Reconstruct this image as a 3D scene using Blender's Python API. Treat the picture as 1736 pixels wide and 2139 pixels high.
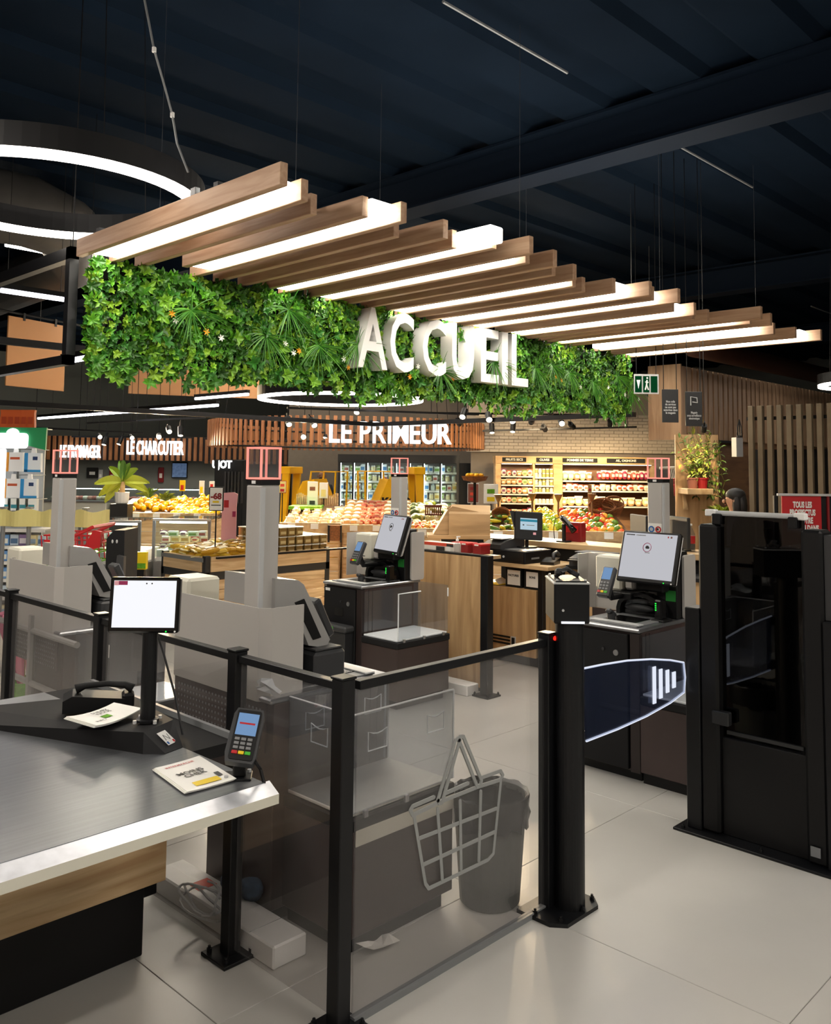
import bpy, bmesh, math, random
from mathutils import Vector, Matrix, Euler
for _o in list(bpy.data.objects): bpy.data.objects.remove(_o)
SC = bpy.context.scene; COL = SC.collection
rnd = random.Random(7)

# ---------------------------------------------------------------- camera
# X = along the green wall (right and away), Y = across the tills (left and away), Z = up
F = 1834.4; YAW = 0.77127; PIT = 0.07585; ROL = -0.010828; CX = 868.0; CY = 836.66; EYE = 1.65
_f = Vector((math.cos(YAW)*math.cos(PIT), math.sin(YAW)*math.cos(PIT), math.sin(PIT)))
_r = Vector((math.sin(YAW), -math.cos(YAW), 0)); _d = _f.cross(_r)
_r2 = _r*math.cos(ROL)+_d*math.sin(ROL); _d2 = _d*math.cos(ROL)-_r*math.sin(ROL)
cam = bpy.data.cameras.new('camera'); camo = bpy.data.objects.new('camera', cam); COL.objects.link(camo)
cam.sensor_fit = 'HORIZONTAL'; cam.sensor_width = 36; cam.lens = F/1736*36
cam.shift_x = 0; cam.shift_y = -(1069.5-CY)/1736; cam.clip_start = .05; cam.clip_end = 200
camo.matrix_world = Matrix(((_r2.x, -_d2.x, -_f.x, 0), (_r2.y, -_d2.y, -_f.y, 0), (_r2.z, -_d2.z, -_f.z, EYE), (0, 0, 0, 1)))
SC.camera = camo
# ---------------------------------------------------------------- world + exposure
wd = bpy.data.worlds.new('world'); SC.world = wd; wd.use_nodes = True
wd.node_tree.nodes['Background'].inputs[0].default_value = (.30, .36, .48, 1)
wd.node_tree.nodes['Background'].inputs[1].default_value = .03
SC.view_settings.view_transform = 'Standard'; SC.view_settings.look = 'None'
SC.view_settings.exposure = 0.0; SC.view_settings.gamma = 1.0; SC.view_settings.use_curve_mapping = False

# ---------------------------------------------------------------- pixel -> place
def ray(x, y): return _r2*((x-CX)/F)+_d2*((y-CY)/F)+_f
def pz(x, y, z=0.0): r = ray(x, y); return Vector((0, 0, EYE))+r*((z-EYE)/r.z)
def pu(x, y, u): r = ray(x, y); return Vector((0, 0, EYE))+r*(u/r.x)
def pv(x, y, v): r = ray(x, y); return Vector((0, 0, EYE))+r*(v/r.y)
def pd(x, y, d): return Vector((0, 0, EYE))+ray(x, y)*d
RZ = YAW-math.pi/2          # turn of things that stand square to the view
PI = math.pi

# ---------------------------------------------------------------- colours, materials
def lin(c): c /= 255.0; return c/12.92 if c <= .04045 else ((c+.055)/1.055)**2.4
def C(h, a=1.0): h = h.lstrip('#'); return tuple(lin(int(h[i:i+2], 16)) for i in (0, 2, 4))+(a,)
def newmat(name):
    m = bpy.data.materials.new(name); m.use_nodes = True; return m, m.node_tree.nodes, m.node_tree.links, m.node_tree.nodes['Principled BSDF']
def M(name, col, rough=.5, metal=0.0, var=0.0, scale=8.0, bump=0.0, spec=.5, emit=None, es=0.0, stretch=(1, 1, 1), coat=0.0):
    m, n, l, b = newmat(name); c = C(col)
    b.inputs['Base Color'].default_value = c; b.inputs['Roughness'].default_value = rough; b.inputs['Metallic'].default_value = metal
    b.inputs['Specular IOR Level'].default_value = spec; b.inputs['Coat Weight'].default_value = coat
    if emit: b.inputs['Emission Color'].default_value = C(emit); b.inputs['Emission Strength'].default_value = es
    if var or bump:
        t = n.new('ShaderNodeTexCoord'); mp = n.new('ShaderNodeMapping'); mp.inputs['Scale'].default_value = stretch
        nz = n.new('ShaderNodeTexNoise'); nz.inputs['Scale'].default_value = scale; nz.inputs['Detail'].default_value = 4
        l.new(t.outputs['Object'], mp.inputs[0]); l.new(mp.outputs[0], nz.inputs['Vector'])
        if var:
            r = n.new('ShaderNodeValToRGB'); r.color_ramp.elements[0].position = .3; r.color_ramp.elements[1].position = .7
            r.color_ramp.elements[0].color = tuple(max(0, x*(1-var)) for x in c[:3])+(1,); r.color_ramp.elements[1].color = tuple(min(1, x*(1+var)) for x in c[:3])+(1,)
            l.new(nz.outputs['Fac'], r.inputs[0]); l.new(r.outputs[0], b.inputs['Base Color'])
        if bump:
            bp = n.new('ShaderNodeBump'); bp.inputs['Strength'].default_value = bump; bp.inputs['Distance'].default_value = .01
            l.new(nz.outputs['Fac'], bp.inputs['Height']); l.new(bp.outputs[0], b.inputs['Normal'])
    return m
def WOOD(name, c1, c2, rough=.55, st=(1, 1, 12), scale=3.0, knots=True):
    m, n, l, b = newmat(name); t = n.new('ShaderNodeTexCoord'); oi = n.new('ShaderNodeObjectInfo')
    ad = n.new('ShaderNodeVectorMath'); ad.operation = 'ADD'; mp = n.new('ShaderNodeMapping'); mp.inputs['Scale'].default_value = st
    cb = n.new('ShaderNodeCombineXYZ'); mu = n.new('ShaderNodeMath'); mu.operation = 'MULTIPLY'; mu.inputs[1].default_value = 9.0
    l.new(oi.outputs['Random'], mu.inputs[0]); l.new(mu.outputs[0], cb.inputs[0]); l.new(mu.outputs[0], cb.inputs[1]); l.new(mu.outputs[0], cb.inputs[2])
    l.new(t.outputs['Object'], ad.inputs[0]); l.new(cb.outputs[0], ad.inputs[1]); l.new(ad.outputs[0], mp.inputs[0])
    nz = n.new('ShaderNodeTexNoise'); nz.inputs['Scale'].default_value = scale; nz.inputs['Detail'].default_value = 6; nz.inputs['Distortion'].default_value = .6
    l.new(mp.outputs[0], nz.inputs['Vector']); r = n.new('ShaderNodeValToRGB'); l.new(nz.outputs['Fac'], r.inputs[0])
    r.color_ramp.elements[0].position = .32; r.color_ramp.elements[1].position = .68
    r.color_ramp.elements[0].color = C(c1); r.color_ramp.elements[1].color = C(c2)
    l.new(r.outputs[0], b.inputs['Base Color']); b.inputs['Roughness'].default_value = rough
    bp = n.new('ShaderNodeBump'); bp.inputs['Strength'].default_value = .15; bp.inputs['Distance'].default_value = .004
    l.new(nz.outputs['Fac'], bp.inputs['Height']); l.new(bp.outputs[0], b.inputs['Normal'])
    return m
def EMIT(name, col, s):
    m, n, l, b = newmat(name); n.remove(b); e = n.new('ShaderNodeEmission'); e.inputs[0].default_value = C(col); e.inputs[1].default_value = s
    l.new(e.outputs[0], n['Material Output'].inputs[0]); return m
def GLASS(name, tint, refl=.08, rough=.02, haze=0.0, hazecol='#b8bcc0'):
    m, n, l, b = newmat(name); n.remove(b); tr = n.new('ShaderNodeBsdfTransparent'); tr.inputs[0].default_value = C(tint)
    g = n.new('ShaderNodeBsdfGlossy'); g.inputs['Roughness'].default_value = rough; g.inputs[0].default_value = (1, 1, 1, 1)
    lw = n.new('ShaderNodeLayerWeight'); lw.inputs[0].default_value = .5; pw = n.new('ShaderNodeMath'); pw.operation = 'POWER'; pw.inputs[1].default_value = 4; l.new(lw.outputs['Facing'], pw.inputs[0])
    ml = n.new('ShaderNodeMath'); ml.operation = 'MULTIPLY_ADD'; ml.inputs[1].default_value = .6; ml.inputs[2].default_value = refl*.3; l.new(pw.outputs[0], ml.inputs[0])
    mx = n.new('ShaderNodeMixShader'); l.new(ml.outputs[0], mx.inputs[0])
    if haze:
        df = n.new('ShaderNodeBsdfDiffuse'); df.inputs[0].default_value = C(hazecol); m2 = n.new('ShaderNodeMixShader'); m2.inputs[0].default_value = haze
        l.new(tr.outputs[0], m2.inputs[1]); l.new(df.outputs[0], m2.inputs[2]); l.new(m2.outputs[0], mx.inputs[1])
    else: l.new(tr.outputs[0], mx.inputs[1])
    l.new(g.outputs[0], mx.inputs[2]); l.new(mx.outputs[0], n['Material Output'].inputs[0]); return m
def VCOL(name, rough=.5, spec=.4, trans=0.0):
    m, n, l, b = newmat(name); a = n.new('ShaderNodeVertexColor'); a.layer_name = 'col'; l.new(a.outputs[0], b.inputs['Base Color'])
    b.inputs['Roughness'].default_value = rough; b.inputs['Specular IOR Level'].default_value = spec
    return m

MT = {}
def mk(k, *a, **kw): MT[k] = M(k, *a, **kw)
mk('black', '#0a0a0c', .5, spec=.3); mk('black_metal', '#0d0e11', .42, 0, var=.1, scale=30, spec=.35); mk('black_gloss', '#0a0a0c', .2); mk('black_soft', '#111113', .7, spec=.3)
mk('dark_grey', '#1f2022', .5); mk('charcoal', '#303133', .5); mk('mid_grey', '#77797b', .45); mk('light_grey', '#b9bbbc', .4)
mk('white', '#e6e6e4', .5); mk('paper', '#ecebe6', .8); mk('cream', '#cfcdbf', .5); mk('brown_panel', '#3a2d2b', .4, var=.12, scale=5)
mk('brown_dark', '#1f1413', .5); mk('steel', '#b4b6ba', .28, .9, var=.08, scale=14, bump=.03); mk('steel_brushed', '#85888c', .32, .75, var=.08, scale=4, stretch=(1, 20, 1))
mk('lip_steel', '#e0e3ea', .3, .6, var=.1, scale=20, bump=.05); mk('silver_paint', '#a9a8a6', .38, .35); mk('silver_light', '#b9b6b2', .38, .15)
mk('red', '#b3121a', .45); mk('red_dark', '#7e0d14', .5); mk('orange_red', '#d4472f', .6); mk('green', '#1e9a5c', .5); mk('green_sticker', '#1c7a2c', .5)
mk('yellow', '#e2c300', .5); mk('green_key', '#3fae2a', .5); mk('blue', '#2460a8', .5); mk('navy', '#0d1626', .6); mk('pink', '#e7a9b4', .6); mk('magenta', '#9b2458', .6)
mk('ceiling', '#0f1823', .9, var=.15, scale=1.2, spec=.02); mk('ceiling_beam', '#101925', .7, spec=.05); mk('duct', '#3c3a38', .6, var=.1); mk('rust_duct', '#4a2a1c', .6)
mk('rubber', '#0e0e0e', .8); mk('bag_plastic', '#1b1b1c', .25, bump=.4, scale=30); mk('bin', '#4b4d4a', .55); mk('floor_gap', '#7c7974', .9)
mk('skin', '#b98a6c', .55); mk('skin_dark', '#7c5540', .55); mk('hair', '#0b0909', .6); mk('cloth_dark', '#1d1e22', .9); mk('cloth_grey', '#5b5f66', .9)
mk('wire', '#2c2e32', .5); mk('wall_grey', '#757874', .8); mk('wall_beige', '#8d8175', .85, var=.05); mk('brick', '#c9bcab', .85, var=.06, scale=20, bump=.1); mk('mortar', '#a2968a', .95)
mk('fork_yellow', '#e0a800', .45); mk('turf', '#5e9a1e', .9, var=.3, scale=60, bump=.4); mk('pot_brown', '#7b4a3c', .7); mk('stem', '#4c5a22', .7)
mk('wicker', '#7a4a24', .75, var=.35, scale=40, bump=.5); mk('crate_brown', '#5a2a1c', .6); mk('blackboard', '#141210', .8)
mk('olive_slat', '#6b5e49', .7, var=.12, scale=6); mk('pale_slat', '#8d7f6e', .7); mk('sign_tan', '#a5764c', .7); mk('yellow_band', '#d8cd86', .7)
mk('frost', '#8f9190', .8); mk('tile_white', '#d7d3ca', .5)
MT['floor_tile'] = M('floor_tile', '#b9b7b2', .34, 0, var=.05, scale=1.6, bump=.02)
MT['wood_slat'] = WOOD('wood_slat', '#b08a6c', '#cba88a', st=(14, 1, 14), scale=2.2)
MT['wood_desk'] = WOOD('wood_desk', '#a07c52', '#cdaa7c', st=(9, 9, .8), scale=1.6)
MT['wood_desk_h'] = WOOD('wood_desk_h', '#9a7a52', '#c2a073', st=(1, 1, 9), scale=1.6)
MT['wood_office'] = WOOD('wood_office', '#8d6f54', '#a88a6c', st=(8, 8, 1), scale=2)
MT['wood_top'] = WOOD('wood_top', '#a98a62', '#c9ab80', st=(6, 1.2, 6), scale=1.8)
MT['wood_plank'] = WOOD('wood_plank', '#b8946a', '#dcc096', st=(1, 1, 12), scale=2.2)
MT['wood_ring'] = WOOD('wood_ring', '#8a5836', '#ac744a', st=(8, 8, 1), scale=2)
MT['wood_shelf'] = WOOD('wood_shelf', '#b08a5a', '#cfab78', st=(1, 1, 5), scale=2)
MT['wood_dark'] = WOOD('wood_dark', '#5c3f28', '#7b5a3c', st=(1, 1, 6), scale=2)
MT['light_bar'] = EMIT('light_bar', '#fff8ea', 14.0); MT['ring_light'] = EMIT('ring_light', '#fff3e8', 10.0); MT['tube_light'] = EMIT('tube_light', '#f2f0ff', 9.0)
MT['entrance_fill'] = EMIT('entrance_fill', '#fff6ea', 135.0); MT['hall_fill'] = EMIT('hall_fill', '#fff4e0', 115.0); MT['sign_light'] = EMIT('sign_light', '#ffffff', 2.2); MT['spot_face'] = EMIT('spot_face', '#fff1d8', 8.0); MT['cool_lamp'] = EMIT('cool_lamp', '#f4fbff', 14.0)
MT['screen_white'] = EMIT('screen_white', '#f4f5fb', 1.05); MT['screen_grey'] = EMIT('screen_grey', '#c6c6cc', .9); MT['screen_blue'] = EMIT('screen_blue', '#7fa3cf', .8)
MT['screen_pale'] = EMIT('screen_pale', '#bcd4e2', .9); MT['screen_teal'] = EMIT('screen_teal', '#3a8fa8', .8); MT['led_green'] = EMIT('led_green', '#2cff4a', 1.5)
MT['led_red'] = EMIT('led_red', '#ff2418', 2.0); MT['wing_edge'] = EMIT('wing_edge', '#eaf0ff', .95); MT['lamp_red'] = EMIT('lamp_red', '#ff9484', 1.25); MT['exit_green'] = EMIT('exit_green', '#1f7a44', .25)
MT['fence_glass'] = GLASS('fence_glass', '#f4f3f3', .12, haze=.05, hazecol='#b8b8b8'); MT['clear'] = GLASS('clear', '#f0f2f4', .10, haze=.05); MT['acrylic'] = GLASS('acrylic', '#e2e5e8', .12, haze=.08, hazecol='#c8ccd2')  # fence haze: grey veil mixed into the glass colour in place of reflections
MT['acrylic_edge'] = M('acrylic_edge', '#d9dee2', .2); MT['smoked'] = GLASS('smoked', '#5a5c68', .15); MT['wing_glass'] = GLASS('wing_glass', '#d4daea', .12, haze=.12, hazecol='#3a4664')
MT['case_glass'] = GLASS('case_glass', '#e8efec', .1, haze=.06); MT['leaf'] = VCOL('leaf', .45, .5); MT['vc'] = VCOL('vc', .5, .4); MT['vc_wax'] = VCOL('vc_wax', .3, .5)

# ---------------------------------------------------------------- mesh helpers
class MB:
    def __init__(s): s.v = []; s.f = []; s.mi = []; s.fc = []
    def add(s, vs, fs, mi=0, col=None):
        o = len(s.v); s.v += [tuple(p) for p in vs]
        for f in fs: s.f.append(tuple(i+o for i in f)); s.mi.append(mi); s.fc.append(col)
        return s
    def box(s, x0, x1, y0, y1, z0, z1, b=0.0, mi=0, col=None, T=None):
        if x1 < x0: x0, x1 = x1, x0
        if y1 < y0: y0, y1 = y1, y0
        if z1 < z0: z0, z1 = z1, z0
        b = min(b, (x1-x0)*.49, (y1-y0)*.49, (z1-z0)*.49)
        if b <= 0:
            vs = [(x, y, z) for z in (z0, z1) for x, y in ((x0, y0), (x1, y0), (x1, y1), (x0, y1))]
            fs = [(3, 2, 1, 0), (4, 5, 6, 7), (0, 1, 5, 4), (1, 2, 6, 5), (2, 3, 7, 6), (3, 0, 4, 7)]
        else:
            vs = []; fs = []; idx = {}
            for i, x in ((-1, x0), (1, x1)):
                for j, y in ((-1, y0), (1, y1)):
                    for k, z in ((-1, z0), (1, z1)):
                        for a in range(3):
                            q = [x-i*b, y-j*b, z-k*b]; q[a] = (x, y, z)[a]; idx[(i, j, k, a)] = len(vs); vs.append(tuple(q))
            for a in range(3):
                b1, b2 = (a+1) % 3, (a+2) % 3
                for sg in (-1, 1):
                    q = []
                    for s1, s2 in ((-1, -1), (1, -1), (1, 1), (-1, 1)):
                        t = [0, 0, 0]; t[a] = sg; t[b1] = s1; t[b2] = s2; q.append(idx[(t[0], t[1], t[2], a)])
                    fs.append(tuple(q if sg > 0 else q[::-1]))
                for s1 in (-1, 1):
                    for s2 in (-1, 1):
                        q = []
                        for sg in (-1, 1):
                            t = [0, 0, 0]; t[a] = sg; t[b1] = s1; t[b2] = s2; q += [idx[(t[0], t[1], t[2], b1)], idx[(t[0], t[1], t[2], b2)]]
                        q = [q[0], q[1], q[3], q[2]]; fs.append(tuple(q if s1*s2 < 0 else q[::-1]))
            for i in (-1, 1):
                for j in (-1, 1):
                    for k in (-1, 1):
                        q = [idx[(i, j, k, 0)], idx[(i, j, k, 1)], idx[(i, j, k, 2)]]; fs.append(tuple(q if i*j*k > 0 else q[::-1]))
        if T is not None: vs = [T @ Vector(p) for p in vs]
        return s.add(vs, fs, mi, col)
    def prism(s, poly, a0, a1, axis='z', mi=0, col=None, T=None):
        n = len(poly)
        def P(p, a):
            return {'z': (p[0], p[1], a), 'y': (p[0], a, p[1]), 'x': (a, p[0], p[1])}[axis]
        vs = [P(p, a0) for p in poly]+[P(p, a1) for p in poly]
        if T is not None: vs = [T @ Vector(p) for p in vs]
        fs = [tuple(range(n))[::-1], tuple(range(n, 2*n))]+[(i, (i+1) % n, n+(i+1) % n, n+i) for i in range(n)]
        return s.add(vs, fs, mi, col)
    def cyl(s, p0, p1, r0, r1=None, n=12, mi=0, col=None, caps=True):
        r1 = r0 if r1 is None else r1; p0 = Vector(p0); p1 = Vector(p1); d = (p1-p0).normalized()
        a = d.orthogonal().normalized(); b = d.cross(a)
        vs = [p0+(a*math.cos(2*PI*i/n)+b*math.sin(2*PI*i/n))*r0 for i in range(n)]+[p1+(a*math.cos(2*PI*i/n)+b*math.sin(2*PI*i/n))*r1 for i in range(n)]
        fs = [(i, (i+1) % n, n+(i+1) % n, n+i) for i in range(n)]
        if caps: fs += [tuple(range(n))[::-1], tuple(range(n, 2*n))]
        return s.add(vs, fs, mi, col)
    def tube(s, pts, r, n=8, mi=0, col=None, closed=False, rs=None):
        pts = [Vector(p) for p in pts]; m = len(pts); vs = []; up = None
        for i, p in enumerate(pts):
            if closed: d = pts[(i+1) % m]-pts[i-1]
            else: d = pts[min(i+1, m-1)]-pts[max(i-1, 0)]
            d.normalize()
            if up is None: up = d.orthogonal().normalized()
            up = (up-d*up.dot(d)); up = up.normalized() if up.length > 1e-6 else d.orthogonal().normalized(); w = d.cross(up); rr = rs[i] if rs else r
            vs += [p+(up*math.cos(2*PI*k/n)+w*math.sin(2*PI*k/n))*rr for k in range(n)]
        fs = []
        for i in range(m if closed else m-1):
            j = (i+1) % m
            fs += [(i*n+k, i*n+(k+1) % n, j*n+(k+1) % n, j*n+k) for k in range(n)]
        if not closed: fs += [tuple(range(n))[::-1], tuple(range((m-1)*n, m*n))]
        return s.add(vs, fs, mi, col)
    def lathe(s, prof, n=20, c=(0, 0, 0), mi=0, col=None):
        vs = []
        for r, z in prof: vs += [(c[0]+r*math.cos(2*PI*i/n), c[1]+r*math.sin(2*PI*i/n), c[2]+z) for i in range(n)]
        fs = [(j*n+i, j*n+(i+1) % n, (j+1)*n+(i+1) % n, (j+1)*n+i) for j in range(len(prof)-1) for i in range(n)]
        fs += [tuple(range(n))[::-1], tuple(range((len(prof)-1)*n, len(prof)*n))]
        return s.add(vs, fs, mi, col)
    def ell(s, c, rx, ry, rz, n=8, m=5, mi=0, col=None, T=None):
        vs = [(0, 0, -1)]
        for j in range(1, m):
            t = -PI/2+PI*j/m
            vs += [(math.cos(t)*math.cos(2*PI*i/n), math.cos(t)*math.sin(2*PI*i/n), math.sin(t)) for i in range(n)]
        vs.append((0, 0, 1)); e = len(vs)-1
        fs = [(0, 1+(i+1) % n, 1+i) for i in range(n)]
        for j in range(m-2): fs += [(1+j*n+i, 1+j*n+(i+1) % n, 1+(j+1)*n+(i+1) % n, 1+(j+1)*n+i) for i in range(n)]
        fs += [(1+(m-2)*n+i, 1+(m-2)*n+(i+1) % n, e) for i in range(n)]
        vs = [Vector((p[0]*rx, p[1]*ry, p[2]*rz)) for p in vs]
        if T is not None: vs = [T @ p for p in vs]
        return s.add([p+Vector(c) for p in vs], fs, mi, col)
    def mesh(s, name, mats, smooth=False):
        me = bpy.data.meshes.new(name); me.from_pydata(s.v, [], s.f)
        for m in (mats if isinstance(mats, (list, tuple)) else [mats]): me.materials.append(MT[m] if isinstance(m, str) else m)
        if any(s.mi): me.polygons.foreach_set('material_index', s.mi)
        if smooth: me.polygons.foreach_set('use_smooth', [True]*len(s.f))
        if any(c is not None for c in s.fc):
            ca = me.color_attributes.new('col', 'FLOAT_COLOR', 'CORNER'); arr = []
            for f, c in zip(s.f, s.fc):
                for _ in f: arr += list(c or (1, 1, 1, 1))
            ca.data.foreach_set('color', arr)
        me.update(); return me
    def build(s, name, mats, parent=None, smooth=False):
        return place(s.mesh(name, mats, smooth), name, parent)
def place(me, name, parent=None, loc=None, rot=None, sc=None):
    o = bpy.data.objects.new(name, me); COL.objects.link(o)
    if parent is not None: o.parent = parent
    if loc is not None: o.location = loc
    if rot is not None: o.rotation_euler = rot
    if sc is not None: o.scale = sc
    return o
def tag(o, label, cat, group=None):
    o['label'] = label; o['category'] = cat
    if group: o['group'] = group
    return o
def struct(o): o['kind'] = 'structure'; return o
def thing(name, label, cat, loc=(0, 0, 0), rz=0.0, group=None):
    o = bpy.data.objects.new(name, None); COL.objects.link(o); o.location = loc; o.rotation_euler = (0, 0, rz); o.empty_display_size = .1
    return tag(o, label, cat, group)
def dup(root, loc=None, rz=None, label=None, parent=None):
    r = root.copy(); COL.objects.link(r)
    if loc is not None: r.location = loc
    if rz is not None: r.rotation_euler = (0, 0, rz)
    if label: r['label'] = label
    if parent is not None: r.parent = parent
    for ch in list(root.children): dup(ch, parent=r)
    return r
def B(name, mat, parent, *a, b=0.0, T=None): return MB().box(*a, b=b, T=T).build(name, mat, parent)
def rrect(x0, x1, z0, z1, r, n=4):
    pts = []
    for cx, cz, a in ((x1-r, z0+r, -90), (x1-r, z1-r, 0), (x0+r, z1-r, 90), (x0+r, z0+r, 180)):
        for i in range(n+1):
            t = math.radians(a+90*i/n); pts.append((cx+r*math.cos(t), cz+r*math.sin(t)))
    return pts
_tc = {}
def text_mesh(txt, size=1.0, ext=.02, bold=0.0, mat='white', align='CENTER', sx=1.0):
    k = (txt, size, ext, bold, mat, align, sx)
    if k in _tc: return _tc[k]
    cu = bpy.data.curves.new('lettering', 'FONT'); cu.body = txt; cu.size = size; cu.extrude = ext; cu.offset = bold; cu.align_x = align; cu.align_y = 'CENTER'; cu.resolution_u = 3
    cu.space_line = .95
    o = bpy.data.objects.new('lettering', cu); COL.objects.link(o); dg = bpy.context.evaluated_depsgraph_get(); dg.update()
    me = bpy.data.meshes.new_from_object(o.evaluated_get(dg)); bpy.data.objects.remove(o)
    me.materials.clear(); me.materials.append(MT[mat]); me.name = 'lettering'
    if sx != 1: me.transform(Matrix.Diagonal((sx, 1, 1, 1)))
    _tc[k] = me; return me
def bbox(me):
    xs = [v.co.x for v in me.vertices]; ys = [v.co.y for v in me.vertices]; return min(xs), max(xs), min(ys), max(ys)
UP = PI/2   # text stands upright: rotation (UP,0,rz)
# ================================================================ setting
def slab(name, mat, *a): return struct(B(name, mat, None, *a))
fl = slab('floor', 'floor_gap', -3, 26, -4, 26, -.06, -.004)
TS = 1.2
tile_me = MB().box(0, TS-.0025, 0, TS-.0025, -.004, 0, b=.0012).mesh('tile', 'floor_tile')
U0 = 1.565-3*TS; V0 = 2.31-4*TS
NU, NV = 10, 12
for i in range(NU):
    for j in range(NV):
        u, v = U0+i*TS, V0+j*TS
        place(tile_me, 'tile', fl, (u, v, 0))
far = MB()
ue, ve = U0+NU*TS, V0+NV*TS
far.box(ue, 25.9, -3.9, 25.9, -.004, -.001).box(U0, ue, ve, 25.9, -.004, -.001)
far.build('far_tiling', 'floor_tile', fl)
# ceiling: profiled dark deck, ribs along X
CZ = 4.85
m = MB(); y = -4.0; prof = []
while y < 26:
    prof += [(y, CZ), (y+.42, CZ), (y+.5, CZ+.07), (y+.82, CZ+.07)]; y += .9
vs = [(-3, p[0], p[1]) for p in prof]+[(26, p[0], p[1]) for p in prof]; n = len(prof)
m.add(vs, [(i, i+1, n+i+1, n+i) for i in range(n-1)]); struct(m.build('ceiling', 'ceiling'))
slab('wall_right', 'wall_grey', -3, 26, -4.2, -4, 0, 5); slab('wall_far', 'wall_grey', 26, 26.2, -4, 26, 0, 5)
slab('wall_left', 'wall_grey', -3, 26, 26, 26.2, 0, 5); slab('wall_near', 'wall_beige', -3.2, -3, -4, 26, 0, 5)
# roof beams (I-profile), along Y
for k, u in enumerate((.6, 6.75, 13.2, 19.6)):
    m = MB(); m.box(u-.16, u+.16, -4, 26, CZ-.42, CZ-.40).box(u-.012, u+.012, -4, 26, CZ-.40, CZ-.02).box(u-.16, u+.16, -4, 26, CZ-.03, CZ-.005)
    struct(m.build('trim_%d' % (k+1), 'ceiling_beam'))
for k, (a, b_) in enumerate((((940, -4), (1185, 152)), ((1390, 278), (1572, 391)), ((1690, 640), (1736, 655)))):
    p, q = pz(a[0], a[1], CZ-.06), pz(b_[0], b_[1], CZ-.06); p.y = q.y
    tag(MB().tube([p, q], .012, 6).build('conduit', 'mid_grey'), 'thin pale conduit clipped under the dark roof deck', 'conduit', 'conduits under the roof')
# big round ducts
m = MB(); p = pz(0, 430, 4.3); m.tube([p+Vector((-3, .2, 0)), p+Vector((.3, 0, 0)), p+Vector((1.1, .9, .15)), p+Vector((2.0, 2.6, .2)), p+Vector((2.2, 7, .2))], .38, 16)
tag(m.build('air_duct', 'duct', smooth=True), 'fat round air duct bending under the roof beside the ring lamp', 'duct')
p, q = pz(1500, 735, 3.9), pz(1700, 800, 3.9); q.y = p.y
tag(MB().tube([p+Vector((-1, 0, 0)), p, q, q+Vector((1.5, 0, 0))], .2, 14).build('rusty_pipe', 'rust_duct', smooth=True), 'rust brown pipe running above the slatted office wall', 'pipe')

# ---------------------------------------------------------------- lamps hung in the hall
def ring_lamp(label, c, r, z, wires=True):
    t = thing('ring_lamp', label, 'lamp', (c[0], c[1], z)); n = 64
    def ann(r0, r1, z0, z1):
        vs = []
        for i in range(n):
            a = 2*PI*i/n; ca, sa = math.cos(a), math.sin(a)
            vs += [(r0*ca, r0*sa, z0), (r1*ca, r1*sa, z0), (r1*ca, r1*sa, z1), (r0*ca, r0*sa, z1)]
        fs = []
        for i in range(n):
            j = (i+1) % n
            for k in range(4): fs.append((i*4+k, j*4+k, j*4+(k+1) % 4, i*4+(k+1) % 4))
        return MB().add(vs, fs)
    ann(r-.075, r, .03, .16).build('housing', 'black', t); ann(r-.07, r-.004, -.005, .03).build('diffuser', 'ring_light', t)
    if wires:
        for i in range(3):
            a = 2*PI*i/3+.4; MB().tube([((r-.04)*math.cos(a), (r-.04)*math.sin(a), .16), ((r-.04)*math.cos(a)*.9, (r-.04)*math.sin(a)*.9, CZ-z)], .003, 5).build('suspension_wire', 'black', t)
    return t
ring_lamp('large glowing ring lamp above the near end of the pergola', (2.17, 5.13), .87, 3.2)
ring_lamp('black ring lamp with white lit rim under the green wall', (7.46, 8.6), 1.07, 2.5)
p = pz(1707, 805, 2.75); ring_lamp('ring lamp in front of the slatted office wall by the dark roof', (p.x+.55, p.y-.55), .7, 2.75)
def linear_lamp(label, a, b_, zc=None, w=.03, group=None, mat='tube_light'):
    t = thing('linear_lamp', label, 'lamp', a, 0, group); d = Vector(b_)-Vector(a); L = d.length; t.rotation_euler = (0, 0, math.atan2(d.y, d.x))
    B('housing', 'black', t, 0, L, -w, w, .02, .07); k = max(1, round(L/1.5))
    for i in range(k): B('diffuser', mat, t, L*i/k+.008, L*(i+1)/k-.008, -w*.8, w*.8, -.02, .02, b=.006)
    for x in (.1*L, .9*L): MB().tube([(x, 0, .07), (x, 0, CZ-a[2])], .003, 5).build('suspension_wire', 'black', t)
    return t
def along(a, b_, z, ax):
    p, q = pz(a[0], a[1], z), pz(b_[0], b_[1], z)
    if ax == 'u': q.y = p.y
    else: q.x = p.x
    return p, q
p, q = along((0, 606), (148, 624), 3.3, 'u'); linear_lamp('white linear lamp ending at the black frame post', p, q)
p, q = along((80, 874), (362, 840), 2.55, 'v'); linear_lamp('long white linear lamp above the cheese counter aisle', p, q)
p, q = along((408, 833), (512, 823), 2.75, 'v'); linear_lamp('short white linear lamp beside the ring under the green wall', p, q)
p, q = along((132, 756), (176, 745), 2.6, 'v'); linear_lamp('short bright lamp under the tan hanging board', p, q)
p, q = along((1205, 884), (1420, 872), 2.7, 'u'); linear_lamp('white linear lamp along the pale brick wall', p, q, w=.02)
for k, (u, v) in enumerate(((-.9, -.4), (2.4, -1.6), (4.9, -.7), (-1.3, 2.2), (.3, 4.6))):  # lamps added out of view to brighten the foreground floor
    linear_lamp('added white linear lamp out of view over the entrance floor', (u-.75, v, 3.5), (u+.75, v, 3.5), w=.06, group='added lamps over the entrance', mat='entrance_fill')
p, q = pd(95, 922, 20), pd(190, 912, 20); 
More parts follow.
